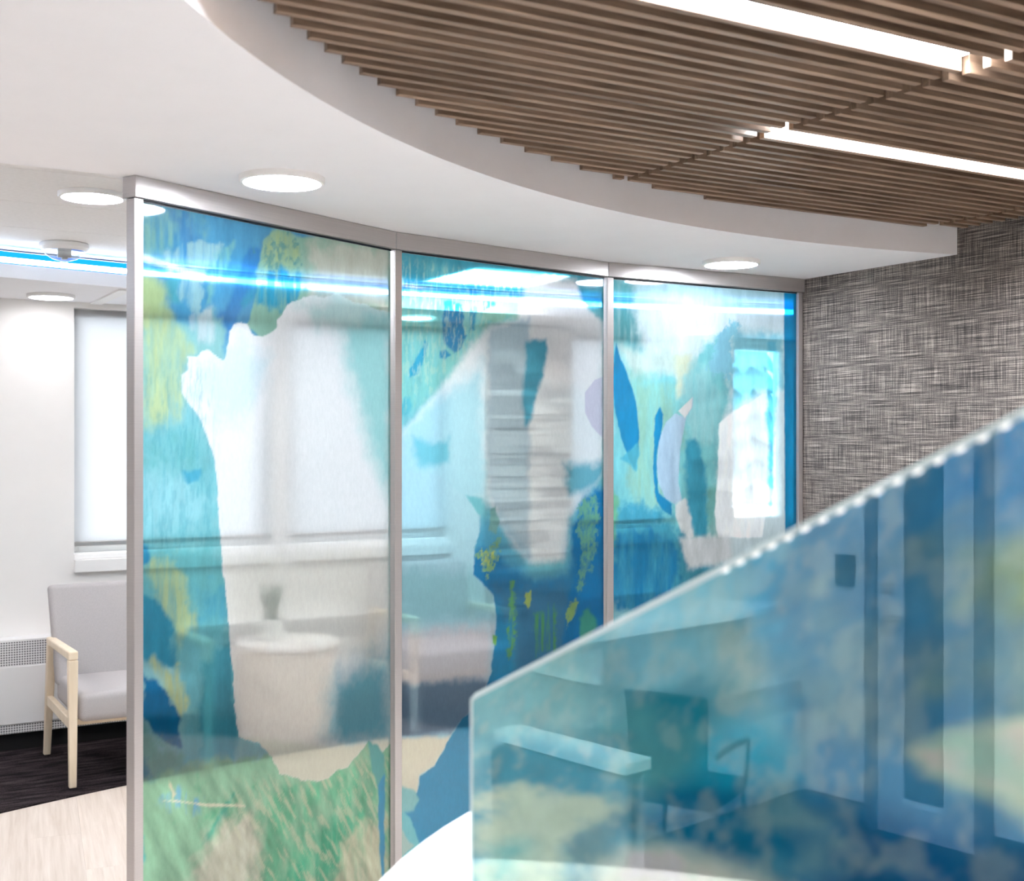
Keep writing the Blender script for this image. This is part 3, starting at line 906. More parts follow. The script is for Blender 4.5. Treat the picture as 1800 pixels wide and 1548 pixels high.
A.lay([(648, 1304), (662, 1308), (676, 1326), (676, 1420), (662, 1380), (655, 1350)], (96, 176, 176), .34, soft=.006, warp=.01)
A.lay([(664, 1380), (676, 1360), (676, 1640), (668, 1500)], (60, 158, 200), soft=.005, warp=.008)
A.grain(.3, 120, 22, region=[(245, 640), (372, 640), (385, 960), (245, 1000)], tint=(70, 170, 186), soft=.03)
A.mesh('printed_film', 'printed_film', g1, .0255).location.x = .0365

# ---- middle panel
t2, g2, A = panel(1, 'middle printed glass panel, white field over deep blue drips')
A.fill((126, 204, 214), .32)
A.lay([(690, 420), (1060, 470), (1060, 540), (930, 540), (860, 520), (690, 540)], (62, 166, 190), .28, soft=.03, warp=.04)
A.lay([(690, 520), (740, 510), (820, 505), (930, 525), (920, 560), (880, 590), (830, 640), (760, 700), (690, 740)], (132, 208, 204), soft=.03, warp=.05, brush=.3)
A.lay([(740, 455), (800, 470), (800, 560), (770, 560), (750, 520)], (100, 192, 200), soft=.02, warp=.04, brush=.6)
A.lay([(840, 520), (935, 520), (925, 556), (870, 566), (845, 560)], (154, 212, 196), soft=.012, warp=.03)
A.lay([(845, 528), (872, 526), (874, 537), (850, 545)], (60, 164, 204), soft=.006, warp=.012)
A.lay([(782, 530), (812, 535), (815, 575), (820, 590), (810, 612), (798, 620), (780, 600), (777, 578)], (34, 144, 196), .25, soft=.006, warp=.015)
A.lay([(826, 540), (840, 545), (836, 580), (822, 590)], (50, 156, 196), soft=.008, warp=.02)
A.lay([(772, 616), (784, 614), (792, 624), (782, 632), (773, 628)], (36, 150, 196), soft=.004, warp=.008)
A.lay([(748, 598), (752, 606), (748, 630), (738, 655), (722, 662), (720, 648), (735, 620)], (58, 174, 208), soft=.005, warp=.012)
A.lay([(700, 702), (720, 698), (726, 715), (712, 730), (697, 728)], (92, 192, 208), soft=.01, warp=.02)
A.grain(.18, 36, 9)
wf_ = [(690, 780), (720, 745), (760, 700), (800, 650), (830, 605), (860, 575), (908, 560), (916, 530), (922, 505), (960, 488), (1012, 494), (1018, 520), (1032, 545), (1046, 556), (1062, 566), (1062, 830), (1040, 860), (1018, 885),
       (1002, 910), (996, 985), (930, 990), (900, 960), (870, 905), (852, 880), (838, 872), (822, 880), (842, 905), (843, 935), (834, 960), (832, 1010), (850, 1028), (866, 1044), (873, 1080), (870, 1120), (862, 1185), (846, 1230),
       (812, 1265), (795, 1285), (782, 1315), (764, 1345), (738, 1362), (734, 1390), (706, 1420), (690, 1440)]
A.lay(wf_, (236, 246, 250), .40, soft=.022, warp=.012, wf=40, keep=True)
A.lay([(690, 760), (760, 700), (850, 640), (860, 900), (840, 1000), (690, 1010)], (176, 226, 240), .40, soft=.06, warp=.03)
A.lay([(930, 490), (1060, 500), (1060, 700), (930, 660)], (240, 243, 245), .40, soft=.05, warp=.03)
A.lay([(858, 575), (930, 560), (930, 980), (890, 940), (858, 870)], (190, 216, 228), .38, soft=.02, warp=.02)
A.lay([(725, 766), (760, 778), (790, 772), (788, 812), (765, 822), (740, 818), (728, 800)], (120, 206, 224), .36, soft=.02, warp=.02)
A.lay([(925, 602), (960, 596), (962, 612), (954, 660), (942, 695), (934, 735), (924, 748), (918, 690), (924, 640)], (84, 176, 204), .36, soft=.016, warp=.014)
A.lay([(1028, 690), (1045, 668), (1060, 662), (1060, 770), (1040, 750), (1028, 725)], (204, 206, 224), .5, soft=.003, warp=.003)
A.lay([(990, 815), (1062, 815), (1062, 850), (1000, 870)], (110, 186, 206), soft=.03, warp=.02)
A.mask = None
A.lay([(800, 985), (820, 925), (860, 900), (905, 960), (935, 1000), (990, 1000), (1006, 920), (1030, 870), (1070, 850), (1070, 1280), (800, 1280)], (84, 172, 206), .44, soft=.07, warp=.02, wf=14)
A.lay([(800, 1000), (850, 960), (900, 995), (940, 1020), (1000, 1010), (1012, 940), (1034, 890), (1070, 870), (1070, 1280), (800, 1280)], (34, 132, 188), .42, soft=.035, warp=.02, wf=20)
A.lay([(870, 1030), (1000, 1030), (1000, 1220), (860, 1220)], (60, 130, 172), .44, soft=.05, warp=.04)
A.lay([(1006, 930), (1030, 872), (1070, 856), (1070, 1130), (990, 1130), (1010, 1000)], (16, 130, 194), .38, soft=.02, warp=.03)
A.lay([(866, 1060), (905, 1100), (900, 1220), (850, 1240)], (40, 146, 196), soft=.03, warp=.03)
A.lay([(820, 872), (846, 878), (850, 900), (842, 905), (828, 890)], (120, 200, 212), soft=.01, warp=.015)
# pale field left of the blue, its edge crisp
A.lay([(680, 830), (700, 824), (770, 835), (820, 872), (842, 905), (843, 935), (834, 960), (832, 1010), (850, 1028), (866, 1044), (873, 1080), (870, 1120), (862, 1185), (846, 1230), (812, 1265), (795, 1285), (782, 1315), (764, 1345), (738, 1362), (734, 1390), (706, 1420), (680, 1440)], (178, 225, 239), .40, soft=.006, warp=.006, wf=40, keep=True)
A.lay([(690, 1000), (840, 1000), (866, 1044), (873, 1080), (690, 1100)], (150, 204, 214), .42, soft=.04, warp=.03)
A.lay([(690, 1110), (870, 1100), (862, 1185), (846, 1215), (690, 1210)], (206, 206, 210), .52, soft=.04, warp=.02)
A.lay([(680, 1205), (900, 1190), (900, 1288), (680, 1300)], (128, 160, 186), .40, soft=.02, warp=.02)
A.lay([(680, 1300), (900, 1285), (900, 1450), (680, 1450)], (220, 220, 202), .5, soft=.012, warp=.012)
A.mask = None
A.lay([(862, 892), (872, 888), (878, 918), (872, 938), (860, 930)], (120, 176, 176), soft=.006, warp=.012)
A.lay([(838, 966), (850, 975), (868, 952), (878, 950), (874, 985), (860, 1012), (846, 995)], (136, 186, 130), soft=.008, warp=.04, wf=70, brush=.5, bdir=(90, 60))
A.lay([(846, 972), (866, 970), (860, 992), (848, 990)], (184, 204, 110), soft=.008, warp=.03, wf=80, brush=.6, bdir=(90, 60))
A.lay([(1016, 895), (1030, 876), (1046, 870), (1052, 900), (1048, 950), (1040, 1000), (1026, 1002), (1022, 1035), (1014, 1040), (1018, 1000), (1024, 960), (1014, 930)], (110, 182, 158), .36, soft=.010, warp=.03, wf=60, brush=.4, bdir=(90, 60))
A.lay([(924, 1042), (932, 1040), (934, 1058), (928, 1068), (922, 1060)], (168, 196, 110), soft=.006, warp=.014, wf=70)
A.lay([(996, 1070), (1010, 1052), (1016, 1060), (1006, 1085), (996, 1102)], (150, 194, 124), soft=.006, warp=.016, wf=70)
A.lay([(1018, 1085), (1036, 1064), (1050, 1100), (1020, 1140)], (70, 168, 150), soft=.012, warp=.02)
A.lay([(896, 1020), (904, 1020), (904, 1140), (894, 1160)], (96, 170, 110), soft=.01, warp=.03, wf=60, brush=.8)
A.lay([(940, 1080), (975, 1060), (980, 1140), (940, 1150)], (80, 160, 110), soft=.015, warp=.03, wf=60, brush=.9)
A.lay([(866, 1115), (874, 1118), (872, 1136), (866, 1130)], (128, 196, 108), soft=.003, warp=.004)
A.lay([(812, 1263), (850, 1240), (1070, 1215), (1070, 1640), (690, 1640), (740, 1490), (722, 1440), (710, 1425), (706, 1416), (734, 1392), (738, 1364), (764, 1346), (790, 1300)], (62, 152, 196), .34, soft=.004, warp=.006, wf=40)
A.lay([(692, 1360), (706, 1380), (730, 1392), (736, 1405), (728, 1425), (704, 1428), (708, 1452), (690, 1450)], (140, 200, 204), .40, soft=.008, warp=.012)
A.lay([(690, 1380), (700, 1400), (702, 1450), (716, 1480), (728, 1486), (712, 1500), (690, 1530)], (176, 206, 200), .45, soft=.005, warp=.008)
A.grain(.5, 110, 26, region=[(690, 450), (940, 500), (860, 570), (760, 690), (690, 730)], tint=(190, 226, 206), soft=.02)
A.mesh('printed_film', 'printed_film', g2, .0255).location.x = .0365

# ---- right panel
t3, g3, A = panel(2, 'right printed glass panel with dark blue leaf shapes beside the grasscloth wall')
A.fill((212, 234, 241), .66)
A.lay([(1070, 480), (1400, 500), (1400, 540), (1070, 530)], (180, 222, 234), soft=.04, warp=.03)
A.lay([(1070, 480), (1110, 495), (1118, 560), (1135, 640), (1150, 690), (1070, 700)], (110, 196, 206), .32, soft=.03, warp=.03, brush=.2)
A.lay([(1070, 610), (1100, 600), (1140, 640), (1190, 660), (1230, 615), (1262, 590), (1280, 600), (1285, 700), (1266, 740), (1262, 920), (1220, 960), (1070, 1110)], (130, 212, 220), .55, soft=.03, warp=.04)
A.lay([(1090, 610), (1215, 622), (1215, 650), (1110, 660)], (206, 232, 226), .40, soft=.04, warp=.03)
A.lay([(1110, 660), (1180, 680), (1200, 760), (1160, 900), (1120, 900), (1100, 840)], (158, 214, 198), .36, soft=.05, warp=.05, brush=.3)
A.lay([(1185, 620), (1215, 625), (1205, 690), (1190, 700)], (216, 230, 206), .50, soft=.02, warp=.02)
A.lay([(1200, 650), (1240, 640), (1270, 690), (1268, 770), (1215, 790), (1200, 730)], (156, 218, 224), .62, soft=.03, warp=.05, brush=.3)
A.lay([(1083, 604), (1092, 632), (1104, 660), (1118, 705), (1124, 760), (1122, 800), (1116, 826), (1106, 808), (1092, 770), (1080, 715), (1076, 660)], (24, 148, 202), .24, soft=.004, warp=.006)
A.lay([(1092, 806), (1120, 780), (1124, 800), (1118, 826), (1108, 815)], (84, 186, 210), soft=.008, warp=.012)
A.lay([(1160, 715), (1166, 728), (1164, 752), (1157, 790), (1153, 830), (1158, 866), (1180, 886), (1180, 905), (1164, 896), (1152, 872), (1148, 820), (1149, 765), (1153, 730)], (26, 150, 204), .24, soft=.004, warp=.008)
A.lay([(1218, 698), (1217, 716), (1206, 734), (1194, 730), (1187, 726), (1170, 742), (1159, 775), (1155, 815), (1158, 850), (1170, 876), (1186, 886), (1200, 880), (1192, 850), (1196, 790), (1204, 742)], (184, 214, 236), .46, soft=.003, warp=.004)
A.lay([(1192, 722), (1217, 698), (1216, 716), (1204, 734)], (232, 236, 236), .5, soft=.003, warp=.004)
A.lay([(1186, 886), (1204, 874), (1218, 886), (1221, 920), (1219, 944), (1200, 948), (1190, 915)], (222, 232, 234), .62, soft=.006, warp=.008)
A.lay([(1206, 775), (1222, 770), (1234, 800), (1244, 840), (1246, 900), (1240, 945), (1222, 940), (1210, 900), (1204, 840)], (66, 174, 206), .46, soft=.014, warp=.016)
A.lay([(1240, 860), (1262, 850), (1280, 900), (1278, 948), (1246, 945)], (128, 202, 198), .34, soft=.015, warp=.03, brush=.3)
A.lay([(1262, 588), (1290, 562), (1300, 575), (1284, 600), (1292, 650), (1280, 668), (1268, 655), (1256, 660), (1244, 650)], (140, 206, 228), .66, soft=.008, warp=.03, wf=60)
A.lay([(1288, 580), (1378, 590), (1378, 680), (1330, 690), (1290, 716), (1282, 660)], (150, 222, 240), .30, soft=.03, warp=.03)
A.lay([(1264, 745), (1290, 722), (1320, 706), (1340, 692), (1362, 694), (1366, 712), (1350, 745), (1346, 900), (1340, 945), (1262, 945), (1256, 900), (1262, 830)], (242, 251, 255), .95, soft=.006, warp=.006)
A.lay([(1350, 600), (1364, 600), (1366, 700), (1360, 780), (1357, 910), (1352, 910), (1352, 780), (1344, 740), (1350, 690)], (110, 204, 232), .30, soft=.012, warp=.015)
A.lay([(1378, 500), (1410, 500), (1410, 940), (1380, 940)], (16, 142, 196), .34, soft=.004, warp=.002)
A.lay([(1070, 900), (1130, 880), (1180, 920), (1220, 960), (1300, 1010), (1160, 1120), (1070, 1120)], (74, 176, 206), .30, soft=.03, warp=.05)
A.lay([(1075, 960), (1100, 930), (1170, 940), (1200, 985), (1180, 1050), (1110, 1090), (1075, 1060)], (28, 144, 200), .26, soft=.03, warp=.06, brush=.4, bdir=(40, 8))
A.lay([(1195, 945), (1280, 940), (1290, 985), (1210, 1000)], (226, 236, 240), .62, soft=.02, warp=.02)
A.lay([(1070, 860), (1090, 880), (1080, 960), (1070, 960)], (120, 196, 160), soft=.015, warp=.03)
A.lay([(1070, 1060), (1110, 1075), (1140, 1130), (1070, 1160)], (150, 214, 226), soft=.02, warp=.03)
A.lay([(1060, 1110), (1200, 1060), (1420, 1020), (1420, 1700), (1060, 1700)], (110, 196, 206), .40, soft=.05, warp=.08)
A.lay([(1090, 1250), (1220, 1160), (1300, 1260), (1260, 1420), (1120, 1460)], (40, 150, 196), .36, soft=.03, warp=.06, brush=.3)
A.lay([(1240, 1320), (1400, 1240), (1400, 1640), (1200, 1640)], (190, 222, 206), .45, soft=.05, warp=.08, brush=.2)
A.grain(.2, 36, 9)
A.mesh('printed_film', 'printed_film', g3, .0255).location.x = .0365

# ================================================================== RECEPTION COUNTER AND ITS PRINTED SCREEN
KX, KY, KR = 2.76, -.69, 2.0   # replaced below by the circle through three points of the rim
def circle3(a, b, c):
    ax, ay = a; bx_, by = b; cx, cy = c
    d = 2 * (ax * (by - cy) + bx_ * (cy - ay) + cx * (ay - by))
    ux = ((ax * ax + ay * ay) * (by - cy) + (bx_ * bx_ + by * by) * (cy - ay) + (cx * cx + cy * cy) * (ay - by)) / d
    uy = ((ax * ax + ay * ay) * (cx - bx_) + (bx_ * bx_ + by * by) * (ax - cx) + (cx * cx + cy * cy) * (bx_ - ax)) / d
    return ux, uy, math.hypot(ax - ux, ay - uy)
KX, KY, KR = circle3((.666, 1.508), (.779, 1.616), (.905, 1.711))
ct_ = empty('reception_counter', (KX, KY, 0))
tag(ct_, 'curved white reception counter under the slanted blue glass screen', 'counter')
ta = [math.radians(a) for a in np.linspace(20, 200, 60)]
def band(r0, r1): return [(r1 * math.cos(t), r1 * math.sin(t)) for t in ta] + [(r0 * math.cos(t), r0 * math.sin(t)) for t in ta[::-1]]
bm = bm_new(); prism(bm, band(KR - .62, KR), 1.03, 1.07)
obj('counter_top', bm, 'counter_white', ct_)
bm = bm_new(); prism(bm, band(KR - .14, KR - .06), 0.10, 1.0295)
obj('front_panel', bm, 'counter_face', ct_)
bm = bm_new(); prism(bm, band(KR - .16, KR - .10), 0.001, .0995)
obj('toe_kick', bm, 'toe_black', ct_)

GA = (.752, 1.413); GD = (.105, -.9945); GZ0 = 1.075
GL = 1.0; ZL, ZR = 1.3266, 1.3266 + (1.686 - 1.3266) / .7824 * GL
sc = empty('counter_screen', (GA[0], GA[1], 0), math.atan2(GD[1], GD[0]))
tag(sc, 'slanted frosted glass screen with blurred blue and cream print on the counter', 'screen')
# local x runs towards the camera's right, local -y faces ... the eye sits on the negative-normal side
def topz(x): return ZL + (ZR - ZL) * x / GL
ch = .012
def quadprism(pts, y0, y1):
    bm = bm_new()
    a = [bm.verts.new((x, y0, z)) for x, z in pts]; b = [bm.verts.new((x, y1, z)) for x, z in pts]
    bm.faces.new(a); bm.faces.new(b[::-1])
    for i in range(len(pts)):
        j = (i + 1) % len(pts)
        bm.faces.new((a[j], a[i], b[i], b[j]))
    return bm
side = -1.0   # eye is on local -y side
TH = .016
bm = quadprism([(0, GZ0), (GL, GZ0), (GL, ZR), (ch, topz(ch)), (0, topz(ch) - .010)], 0.0, TH)
gp = obj('glass_panel', bm, 'glass_edge', sc, bevel=.0015, bseg=2)
for x in (.14, .74):
    bm = bm_new(); box(bm, x - .03, x + .03, -.012, -.0012, 1.0702, 1.115); box(bm, x - .03, x + .03, TH + .0005, TH + .012, 1.0702, 1.115)
    obj('clamp', bm, 'chrome', sc, bevel=.002)
m = plane_mapper(GA, GD)
A = Art(GL - .012, 0, 1, .0045, lambda px, py: (lambda q: (q[0] - .008, (q[1] - GZ0 - .004) / (max(topz(min(max(q[0], 0), GL)), 1.1) - .012 - GZ0)))(m(px, py)), seed=77)
# the sheet is painted in relative height (0 at the counter, 1 at the slanted edge)
B = dict(warp=.04, wf=9)
A.fill((96, 170, 186), .5)
A.lay([(820, 1215), (1060, 1090), (1100, 1240), (1000, 1330), (820, 1340)], (126, 194, 198), soft=.06, **B)
A.lay([(1050, 1100), (1390, 920), (1390, 1120), (1250, 1220), (1080, 1230)], (124, 200, 216), soft=.08, **B)
A.lay([(1290, 990), (1400, 920), (1400, 1300), (1330, 1240)], (70, 182, 224), soft=.05, **B)
A.lay([(1260, 1100), (1320, 1100), (1370, 1260), (1370, 1340), (1280, 1220)], (156, 196, 192), soft=.05, **B)
A.lay([(1390, 920), (1800, 710), (1850, 800), (1850, 1560), (1390, 1480)], (72, 146, 184), soft=.03, **B)  # blue ink, its tone partly the reflected wall painted in
A.lay([(1660, 780), (1860, 680), (1860, 960), (1760, 960), (1690, 900)], (32, 140, 196), soft=.05, **B)
A.lay([(1700, 930), (1800, 960), (1850, 1080), (1850, 1250), (1740, 1180), (1690, 1050)], (140, 176, 160), soft=.07, warp=.09, wf=14)
A.lay([(1780, 960), (1850, 960), (1850, 1080), (1800, 1050)], (160, 184, 110), soft=.04, **B)
A.lay([(1440, 1040), (1500, 1080), (1500, 1260), (1430, 1300), (1405, 1150)], (120, 172, 186), soft=.06, warp=.08, wf=14)
A.lay([(1530, 1130), (1600, 1150), (1600, 1300), (1540, 1300)], (112, 156, 172), soft=.05, **B)
A.lay([(860, 1300), (1080, 1330), (1090, 1400), (1000, 1420), (860, 1390)], (56, 156, 176), soft=.05, **B)
A.lay([(1080, 1220), (1260, 1210), (1280, 1420), (1120, 1430), (1070, 1330)], (86, 168, 174), soft=.06, warp=.09, wf=14)
A.lay([(1100, 1215), (1250, 1210), (1255, 1300), (1180, 1260)], (20, 144, 168), soft=.04, **B)
A.lay([(1250, 1290), (1340, 1270), (1400, 1330), (1390, 1440), (1200, 1430), (1220, 1340)], (0, 176, 206), soft=.05, **B)
A.lay([(1180, 1390), (1300, 1380), (1420, 1420), (1560, 1470), (1560, 1540), (1250, 1520), (1120, 1450)], (8, 116, 152), soft=.05, **B)
A.lay([(1400, 1410), (1620, 1450), (1850, 1540), (1850, 1680), (1400, 1580)], (12, 100, 150), soft=.05, **B)
A.lay([(1390, 1400), (1470, 1430), (1500, 1548), (1400, 1540)], (120, 168, 172), soft=.06, warp=.09, wf=16, alpha=.8)
A.lay([(840, 1410), (920, 1380), (1040, 1390), (1075, 1420), (1030, 1480), (980, 1600), (840, 1640)], (200, 222, 196), .5, soft=.05, warp=.09, wf=14)
A.lay([(870, 1490), (930, 1480), (900, 1540), (850, 1600)], (140, 206, 196), soft=.04, **B)
A.lay([(985, 1560), (1020, 1470), (1080, 1420), (1100, 1440), (1060, 1500), (1030, 1600), (980, 1620)], (112, 158, 160), soft=.03, warp=.05, wf=12)
A.lay([(1060, 1520), (1100, 1490), (1180, 1490), (1300, 1530), (1400, 1560), (1300, 1700), (1030, 1640)], (232, 240, 222), .5, soft=.03, warp=.03, wf=9)
A.lay([(1608, 1320), (1700, 1290), (1860, 1270), (1860, 1470), (1720, 1390), (1630, 1360)], (226, 238, 206), .5, soft=.02, warp=.03, wf=10)  # bright pool of light on the glass, painted into the print as cream
A.lay([(1690, 1300), (1740, 1290), (1860, 1330), (1860, 1420), (1740, 1380)], (178, 222, 200), soft=.04, warp=.05, wf=16)
A.grain(.22, 16, 9)
A.grain(.26, 40, 17, tint=(196, 216, 200))
A.grain(.10, 22, 9, tint=(20, 130, 170))
A.c[..., :3] = np.clip(A.c[..., :3] * 1.25, 0, .95)
def clip(X, Z): return GZ0 + .004 + Z * (ZL + (ZR - ZL) * (X + .008) / GL - .012 - GZ0)
A.mesh('printed_film', 'screen_film', gp, -.0008, clip).location.x = .008
# small glowing dashes in a row along the sloping edge
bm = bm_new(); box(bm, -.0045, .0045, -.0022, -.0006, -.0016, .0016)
dash = obj('glow_dash', bm, 'dash_white', gp)
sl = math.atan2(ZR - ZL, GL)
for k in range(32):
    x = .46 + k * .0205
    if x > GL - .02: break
    o = dash if k == 0 else dash.copy()
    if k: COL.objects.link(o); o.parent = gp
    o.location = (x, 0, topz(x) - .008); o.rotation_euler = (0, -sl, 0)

# ================================================================== WAITING AREA FURNITURE
def armchair():
    t = empty('armchair', (0, 0, 0))
    Wd = .69
    for s in (0, 1):
        xo = 0 if s == 0 else Wd - .045
        bm = bm_new()     # front leg, slightly tapered
        hexa(bm, [(xo + .006, .004, 0.012), (xo + .039, .004, 0.012), (xo + .039, .036, 0.012), (xo + .006, .036, 0.012)],
             [(xo, -.004, .615), (xo + .045, -.004, .615), (xo + .045, .042, .615), (xo, .042, .615)])
        leg = obj('leg', bm, 'pale_maple', t, bevel=.004)
        bm = bm_new(); lathe(bm, [(.011, 0), (.011, .0118)], 12, xo + .0225, .02)
        obj('glide', bm, 'chrome', leg)
        bm = bm_new()     # raked rear leg
        hexa(bm, [(xo + .006, .715, 0.012), (xo + .039, .715, 0.012), (xo + .039, .75, 0.012), (xo + .006, .75, 0.012)],
             [(xo, .565, .605), (xo + .045, .565, .605), (xo + .045, .615, .605), (xo, .615, .605)])
        leg = obj('leg', bm, 'pale_maple', t, bevel=.004)
        bm = bm_new(); lathe(bm, [(.011, 0), (.011, .0118)], 12, xo + .0225, .7325)
        obj('glide', bm, 'chrome', leg)
        bm = bm_new()     # arm
        hexa(bm, [(xo, -.0042, .6152), (xo + .045, -.0042, .6152), (xo + .045, .617, .6055), (xo, .617, .6055)],
             [(xo, -.0042, .660), (xo + .045, -.0042, .660), (xo + .045, .617, .643), (xo, .617, .643)])
        obj('armrest', bm, 'pale_maple', t, bevel=.009, bseg=4)
        bm = bm_new(); box(bm, xo + .008, xo + .038, .0425, .64, .285, .335)
        obj('side_rail', bm, 'pale_maple', t, bevel=.003)
    bm = bm_new(); box(bm, .047, Wd - .047, .0, .60, .315, .455)
    obj('seat', bm, 'chair_fabric', t, bevel=.035, bseg=4, smooth=True)
    bm = bm_new()
    hexa(bm, [(.035, .50, .405), (Wd - .035, .50, .405), (Wd - .035, .585, .40), (.035, .585, .40)],
         [(.015, .635, .905), (Wd - .015, .635, .905), (Wd - .015, .70, .90), (.015, .70, .90)])
    obj('backrest', bm, 'chair_fabric', t, bevel=.022, bseg=4, smooth=True)
    bm = bm_new(); box(bm, .046, Wd - .046, .10, .125, .285, .314)
    obj('front_rail', bm, 'pale_maple', t, bevel=.003)
    return t
ch1 = armchair()
ch1.location = (1.07, 6.03, .007)
tag(ch1, 'grey upholstered armchair with pale wooden arms beside the partition end', 'chair', 'waiting room armchairs')
ch2 = copy_tree(ch1)
ch2.location = (2.95, 6.24, .007)
tag(ch2, 'grey upholstered armchair seen through the middle glass panel', 'chair', 'waiting room armchairs')

dt = empty('drum_table', (2.34, 6.58, .007))
tag(dt, 'cream drum side table seen through the left glass panel', 'table')
bm = bm_new(); lathe(bm, [(.262, .0), (.262, .02), (.272, .028), (.276, .495), (.272, .50)], 64)
obj('drum_body', bm, 'drum_cream', dt, smooth=True)
bm = bm_new(); lathe(bm, [(.278, .5005), (.286, .506), (.286, .525), (.282, .53)], 64)
obj('table_top', bm, 'counter_white', dt, smooth=True)

pl = empty('potted_plant', (2.275, 6.66, .5375))
tag(pl, 'small spiky potted plant in a white pot on the drum table', 'plant')
bm = bm_new(); lathe(bm, [(.052, 0), (.058, .005), (.070, .10), (.070, .118), (.064, .118), (.062, .105)], 32)
obj('pot', bm, 'pot_white', pl, smooth=True)
bm = bm_new(); lathe(bm, [(.061, .1055), (.0, .1065)][:1] + [(.01, .108)], 24)
obj('soil', bm, 'soil', pl)
for k in range(17):
    a = k * 2.4; r0 = .012 + .03 * (k % 5) / 5; h = random.uniform(.14, .26); lean = random.uniform(.1, .32)
    bm = bm_new()
    w = .017
    rows = []
    for q in range(6):
        s = q / 5
        ww = w * (1 - s) ** .7 + .0008
        rr = r0 + lean * h * s * s
        cx, cy = rr * math.cos(a), rr * math.sin(a)
        tx, ty = -math.sin(a), math.cos(a)
        rows.append([bm.verts.new((cx + tx * e * ww + math.cos(a) * (.004 if e == 0 else 0), cy + ty * e * ww + math.sin(a) * (.004 if e == 0 else 0), .106 + h * s)) for e in (-1, 0, 1)] +
                    [bm.verts.new((cx - math.cos(a) * .003, cy - math.sin(a) * .003, .106 + h * s))])
    for r1_, r2_ in zip(rows, rows[1:]):
        for e in range(4):
            f = (e + 1) % 4
            bm.faces.new((r1_[e], r1_[f], r2_[f], r2_[e]))
    bm.faces.new(rows[0][::-1]); bm.faces.new(rows[-1])
    obj('leaf', bm, 'leaf', pl, smooth=True)

# finned heater enclosure along the window wall
def heater(x0, x1, yb, label, ang=0.0, org=None):
    t = empty('baseboard_heater', ((x0 + x1) / 2, yb, 0)); hw = (x1 - x0) / 2
    tag(t, label, 'heater')
    bx('cabinet', 'heater_white', -hw, hw, -.118, -.002, .10, .60, t, bevel=.003)
    bx('grille', 'perforated_white', -hw + .002, hw - .002, -.1205, -.1182, .462, .588, t)
    bx('grille', 'perforated_white', -hw + .002, hw - .002, -.1205, -.1182, .104, .15, t)
    bx('front_cover', 'heater_white', -hw + .001, hw - .001, -.128, -.1185, .152, .458, t, bevel=.003)
    bx('toe_space', 'toe_black', -hw, hw, -.09, -.002, .0072, .0995, t)
    return t
heater(X0 + .01, 3.86, WALL_Y, 'long white perforated heater cabinet under the windows')
heater(4.51, 7.38, WALL_Y, 'white perforated heater cabinet right of the stone pier')

# ================================================================== OFFICE NOOK (seen mirrored in the counter screen)
heater(X0 + .04, -1.0, Y_NOOK, 'short white perforated heater cabinet in the office nook')
dr = structure(empty('door_1', (X0, 2.80, 0)), 'pale door with a narrow glass lite')
bm = bm_new()
for q in ((-.30, -.235, 0, 2.16), (.205, .26, 0, 2.16)):
    box(bm, .0005, .035, q[0], q[1], q[2], q[3])
box(bm, .0005, .035, -.235, .205, 2.10, 2.16)
obj('door_frame', bm, 'door_frame_paint', dr, bevel=.003)
bm = bm_new()
box(bm, .001, .028, .08, .20, .012, 2.095); box(bm, .001, .028, -.23, -.10, .012, 2.095)
box(bm, .001, .028, -.10, .08, .012, .14); box(bm, .001, .028, -.10, .08, 1.98, 2.095)
obj('door_leaf', bm, 'door_paint', dr, bevel=.002)
bx('lite', 'dark_glass', .004, .014, -.10, .08, .14, 1.98, dr)
bx('lite_stop', 'trim_white', .0145, .03, -.10, .08, .141, .165, dr)
bm = bm_new(); tube(bm, [(.028, .165, .92), (.075, .165, .92), (.080, .155, .92), (.082, .05, .92)], .012)
obj('lever_handle', bm, 'chrome', dr, smooth=True)
bm = bm_new(); tube(bm, [(.028, .145, 1.04), (.042, .145, 1.04)], .026, 24)
obj('deadbolt', bm, 'chrome', dr)
rd = empty('card_reader', (X0, 3.165, 1.03))
tag(rd, 'small dark card reader on the white wall beside the door', 'reader')
bx('housing', 'black_plastic', .001, .03, -.045, .045, 0, .135, rd, bevel=.006)
bx('backplate', 'trim_white', .0, .004, -.05, .05, -.004, .14, rd)
sh = empty('standing_shelf', (-1.75, Y_NOOK, 0))
tag(sh, 'white wall shelf worktop in the office nook', 'shelf')
bx('top', 'counter_white', -.55, .62, -.38, -.002, .965, 1.0, sh, bevel=.003)
bx('bracket', 'trim_white', -.45, -.42, -.32, -.003, .80, .964, sh)
bx('bracket', 'trim_white', .40, .43, -.32, -.003, .80, .964, sh)
dk = empty("office_cabinet", (-1.1, 2.72, .004))
tag(dk, 'low narrow grey cabinet with a white top in the office nook', 'cabinet')
bx('cabinet_top', 'counter_white', .24, .35, -.20, .36, .715, .75, dk, bevel=.003)
bx('side_panel', 'desk_panel', .30, .33, -.18, .34, .001, .7145, dk)
bx('side_panel', 'desk_panel', .25, .265, -.18, .34, .001, .7145, dk)
bx('back_panel', 'desk_panel', .266, .299, .30, .33, .10, .7145, dk)
oc = empty("office_chair", (-1.55, 2.55, 0.004), math.radians(-107))
oc.location = (-1.58, 2.98, .004)
oc.scale = (.8, .8, .93)
tag(oc, 'dark office chair standing in the office nook', 'chair')
bm = bm_new(); box(bm, -.20, .20, -.20, .20, .43, .49)
obj('seat', bm, 'black_mesh', oc, bevel=.02, bseg=3, smooth=True)
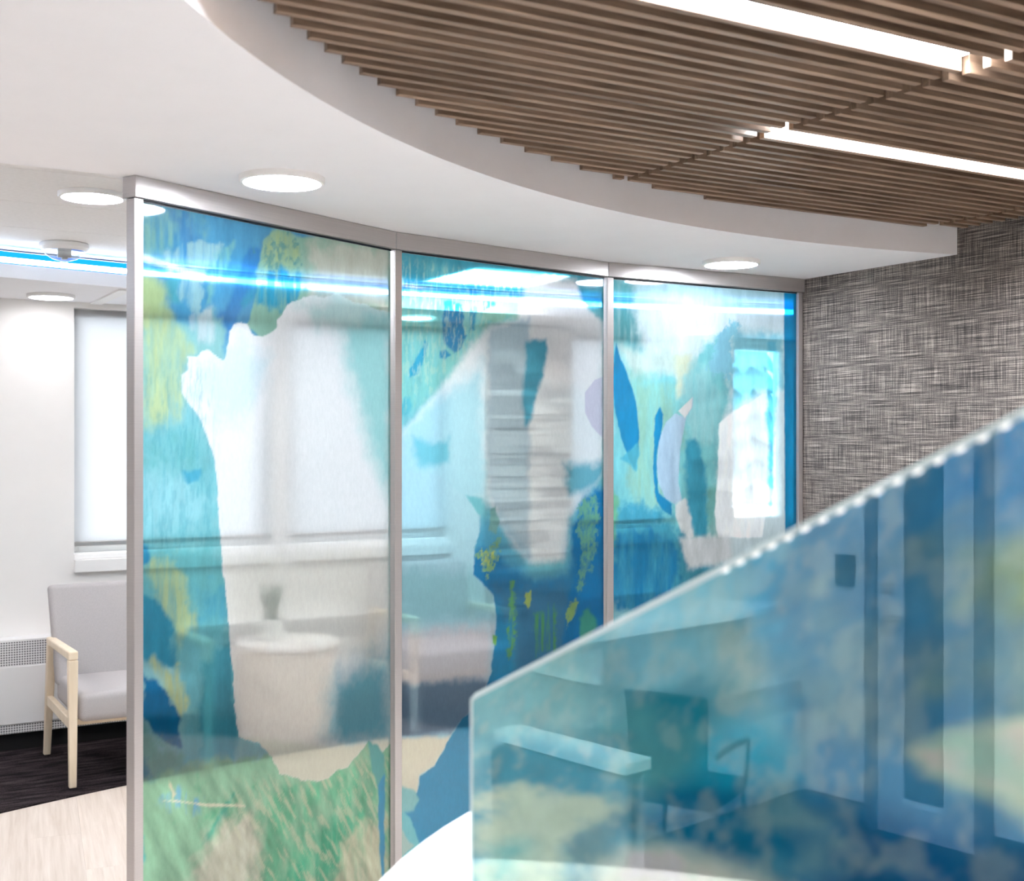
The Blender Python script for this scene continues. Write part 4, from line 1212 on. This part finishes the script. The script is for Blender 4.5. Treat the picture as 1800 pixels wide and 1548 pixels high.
bm = bm_new(); hexa(bm, [(-.17, .19, .46), (.17, .19, .46), (.17, .22, .46), (-.17, .22, .46)], [(-.19, .24, .86), (.19, .24, .86), (.19, .27, .86), (-.19, .27, .86)])
obj('backrest', bm, 'black_mesh', oc, bevel=.012, bseg=3, smooth=True)
for s in (-1, 1):
    bm = bm_new(); tube(bm, [(s * .19, -.17, 0.005), (s * .19, -.17, .43)], .011); obj('leg', bm, 'black_plastic', oc)
    bm = bm_new(); tube(bm, [(s * .19, .20, 0.005), (s * .19, .18, .43)], .011); obj('leg', bm, 'black_plastic', oc)
    bm = bm_new(); tube(bm, [(s * .21, .20, .64), (s * .23, .05, .66), (s * .23, -.12, .65), (s * .205, -.16, .46)], .013); obj('armrest', bm, 'black_plastic', oc, smooth=True)

# ================================================================== OUTSIDE
gr = bx('ground_snow', 'snow', -60, 90, WALL_Y + .3, 160, -.6, -.35)
tag(gr, 'snow-covered ground outside the windows', 'snow', kind='structure')
def fir(x, y, h, label):
    t = empty('fir_tree', (x, y, -.35))
    tag(t, label, 'tree', 'trees beyond the windows')
    bm = bm_new(); tube(bm, [(0, 0, 0), (0, 0, h * .9)], [h * .025, h * .006]); obj('trunk', bm, 'bark', t)
    bm = bm_new(); n = 9
    for k in range(n):
        z0 = h * (.10 + .80 * k / n); r = h * .24 * (1 - k / n) + h * .03; seg = 18
        top = bm.verts.new((0, 0, z0 + h * .20))
        ring = [bm.verts.new((r * (1 if i % 2 else .62) * random.uniform(.8, 1.1) * math.cos(2 * math.pi * i / seg), r * (1 if i % 2 else .62) * random.uniform(.8, 1.1) * math.sin(2 * math.pi * i / seg), z0 - (r * .25 if i % 2 else 0))) for i in range(seg)]
        cen = bm.verts.new((0, 0, z0 + h * .05))
        for i in range(seg):
            j = (i + 1) % seg
            bm.faces.new((ring[i], ring[j], top)); bm.faces.new((ring[j], ring[i], cen))
    obj('branches', bm, 'fir', t)
fir(3.6, 24, 8.5, 'hazy fir tree outside the window beside the armchair')
fir(7.0, 30, 9.5, 'hazy fir tree outside the window left of the mullion')
fir(13.5, 31, 9.0, 'hazy fir tree outside the second window')
fir(26, 30, 8.0, 'hazy fir tree outside the narrow bright window')
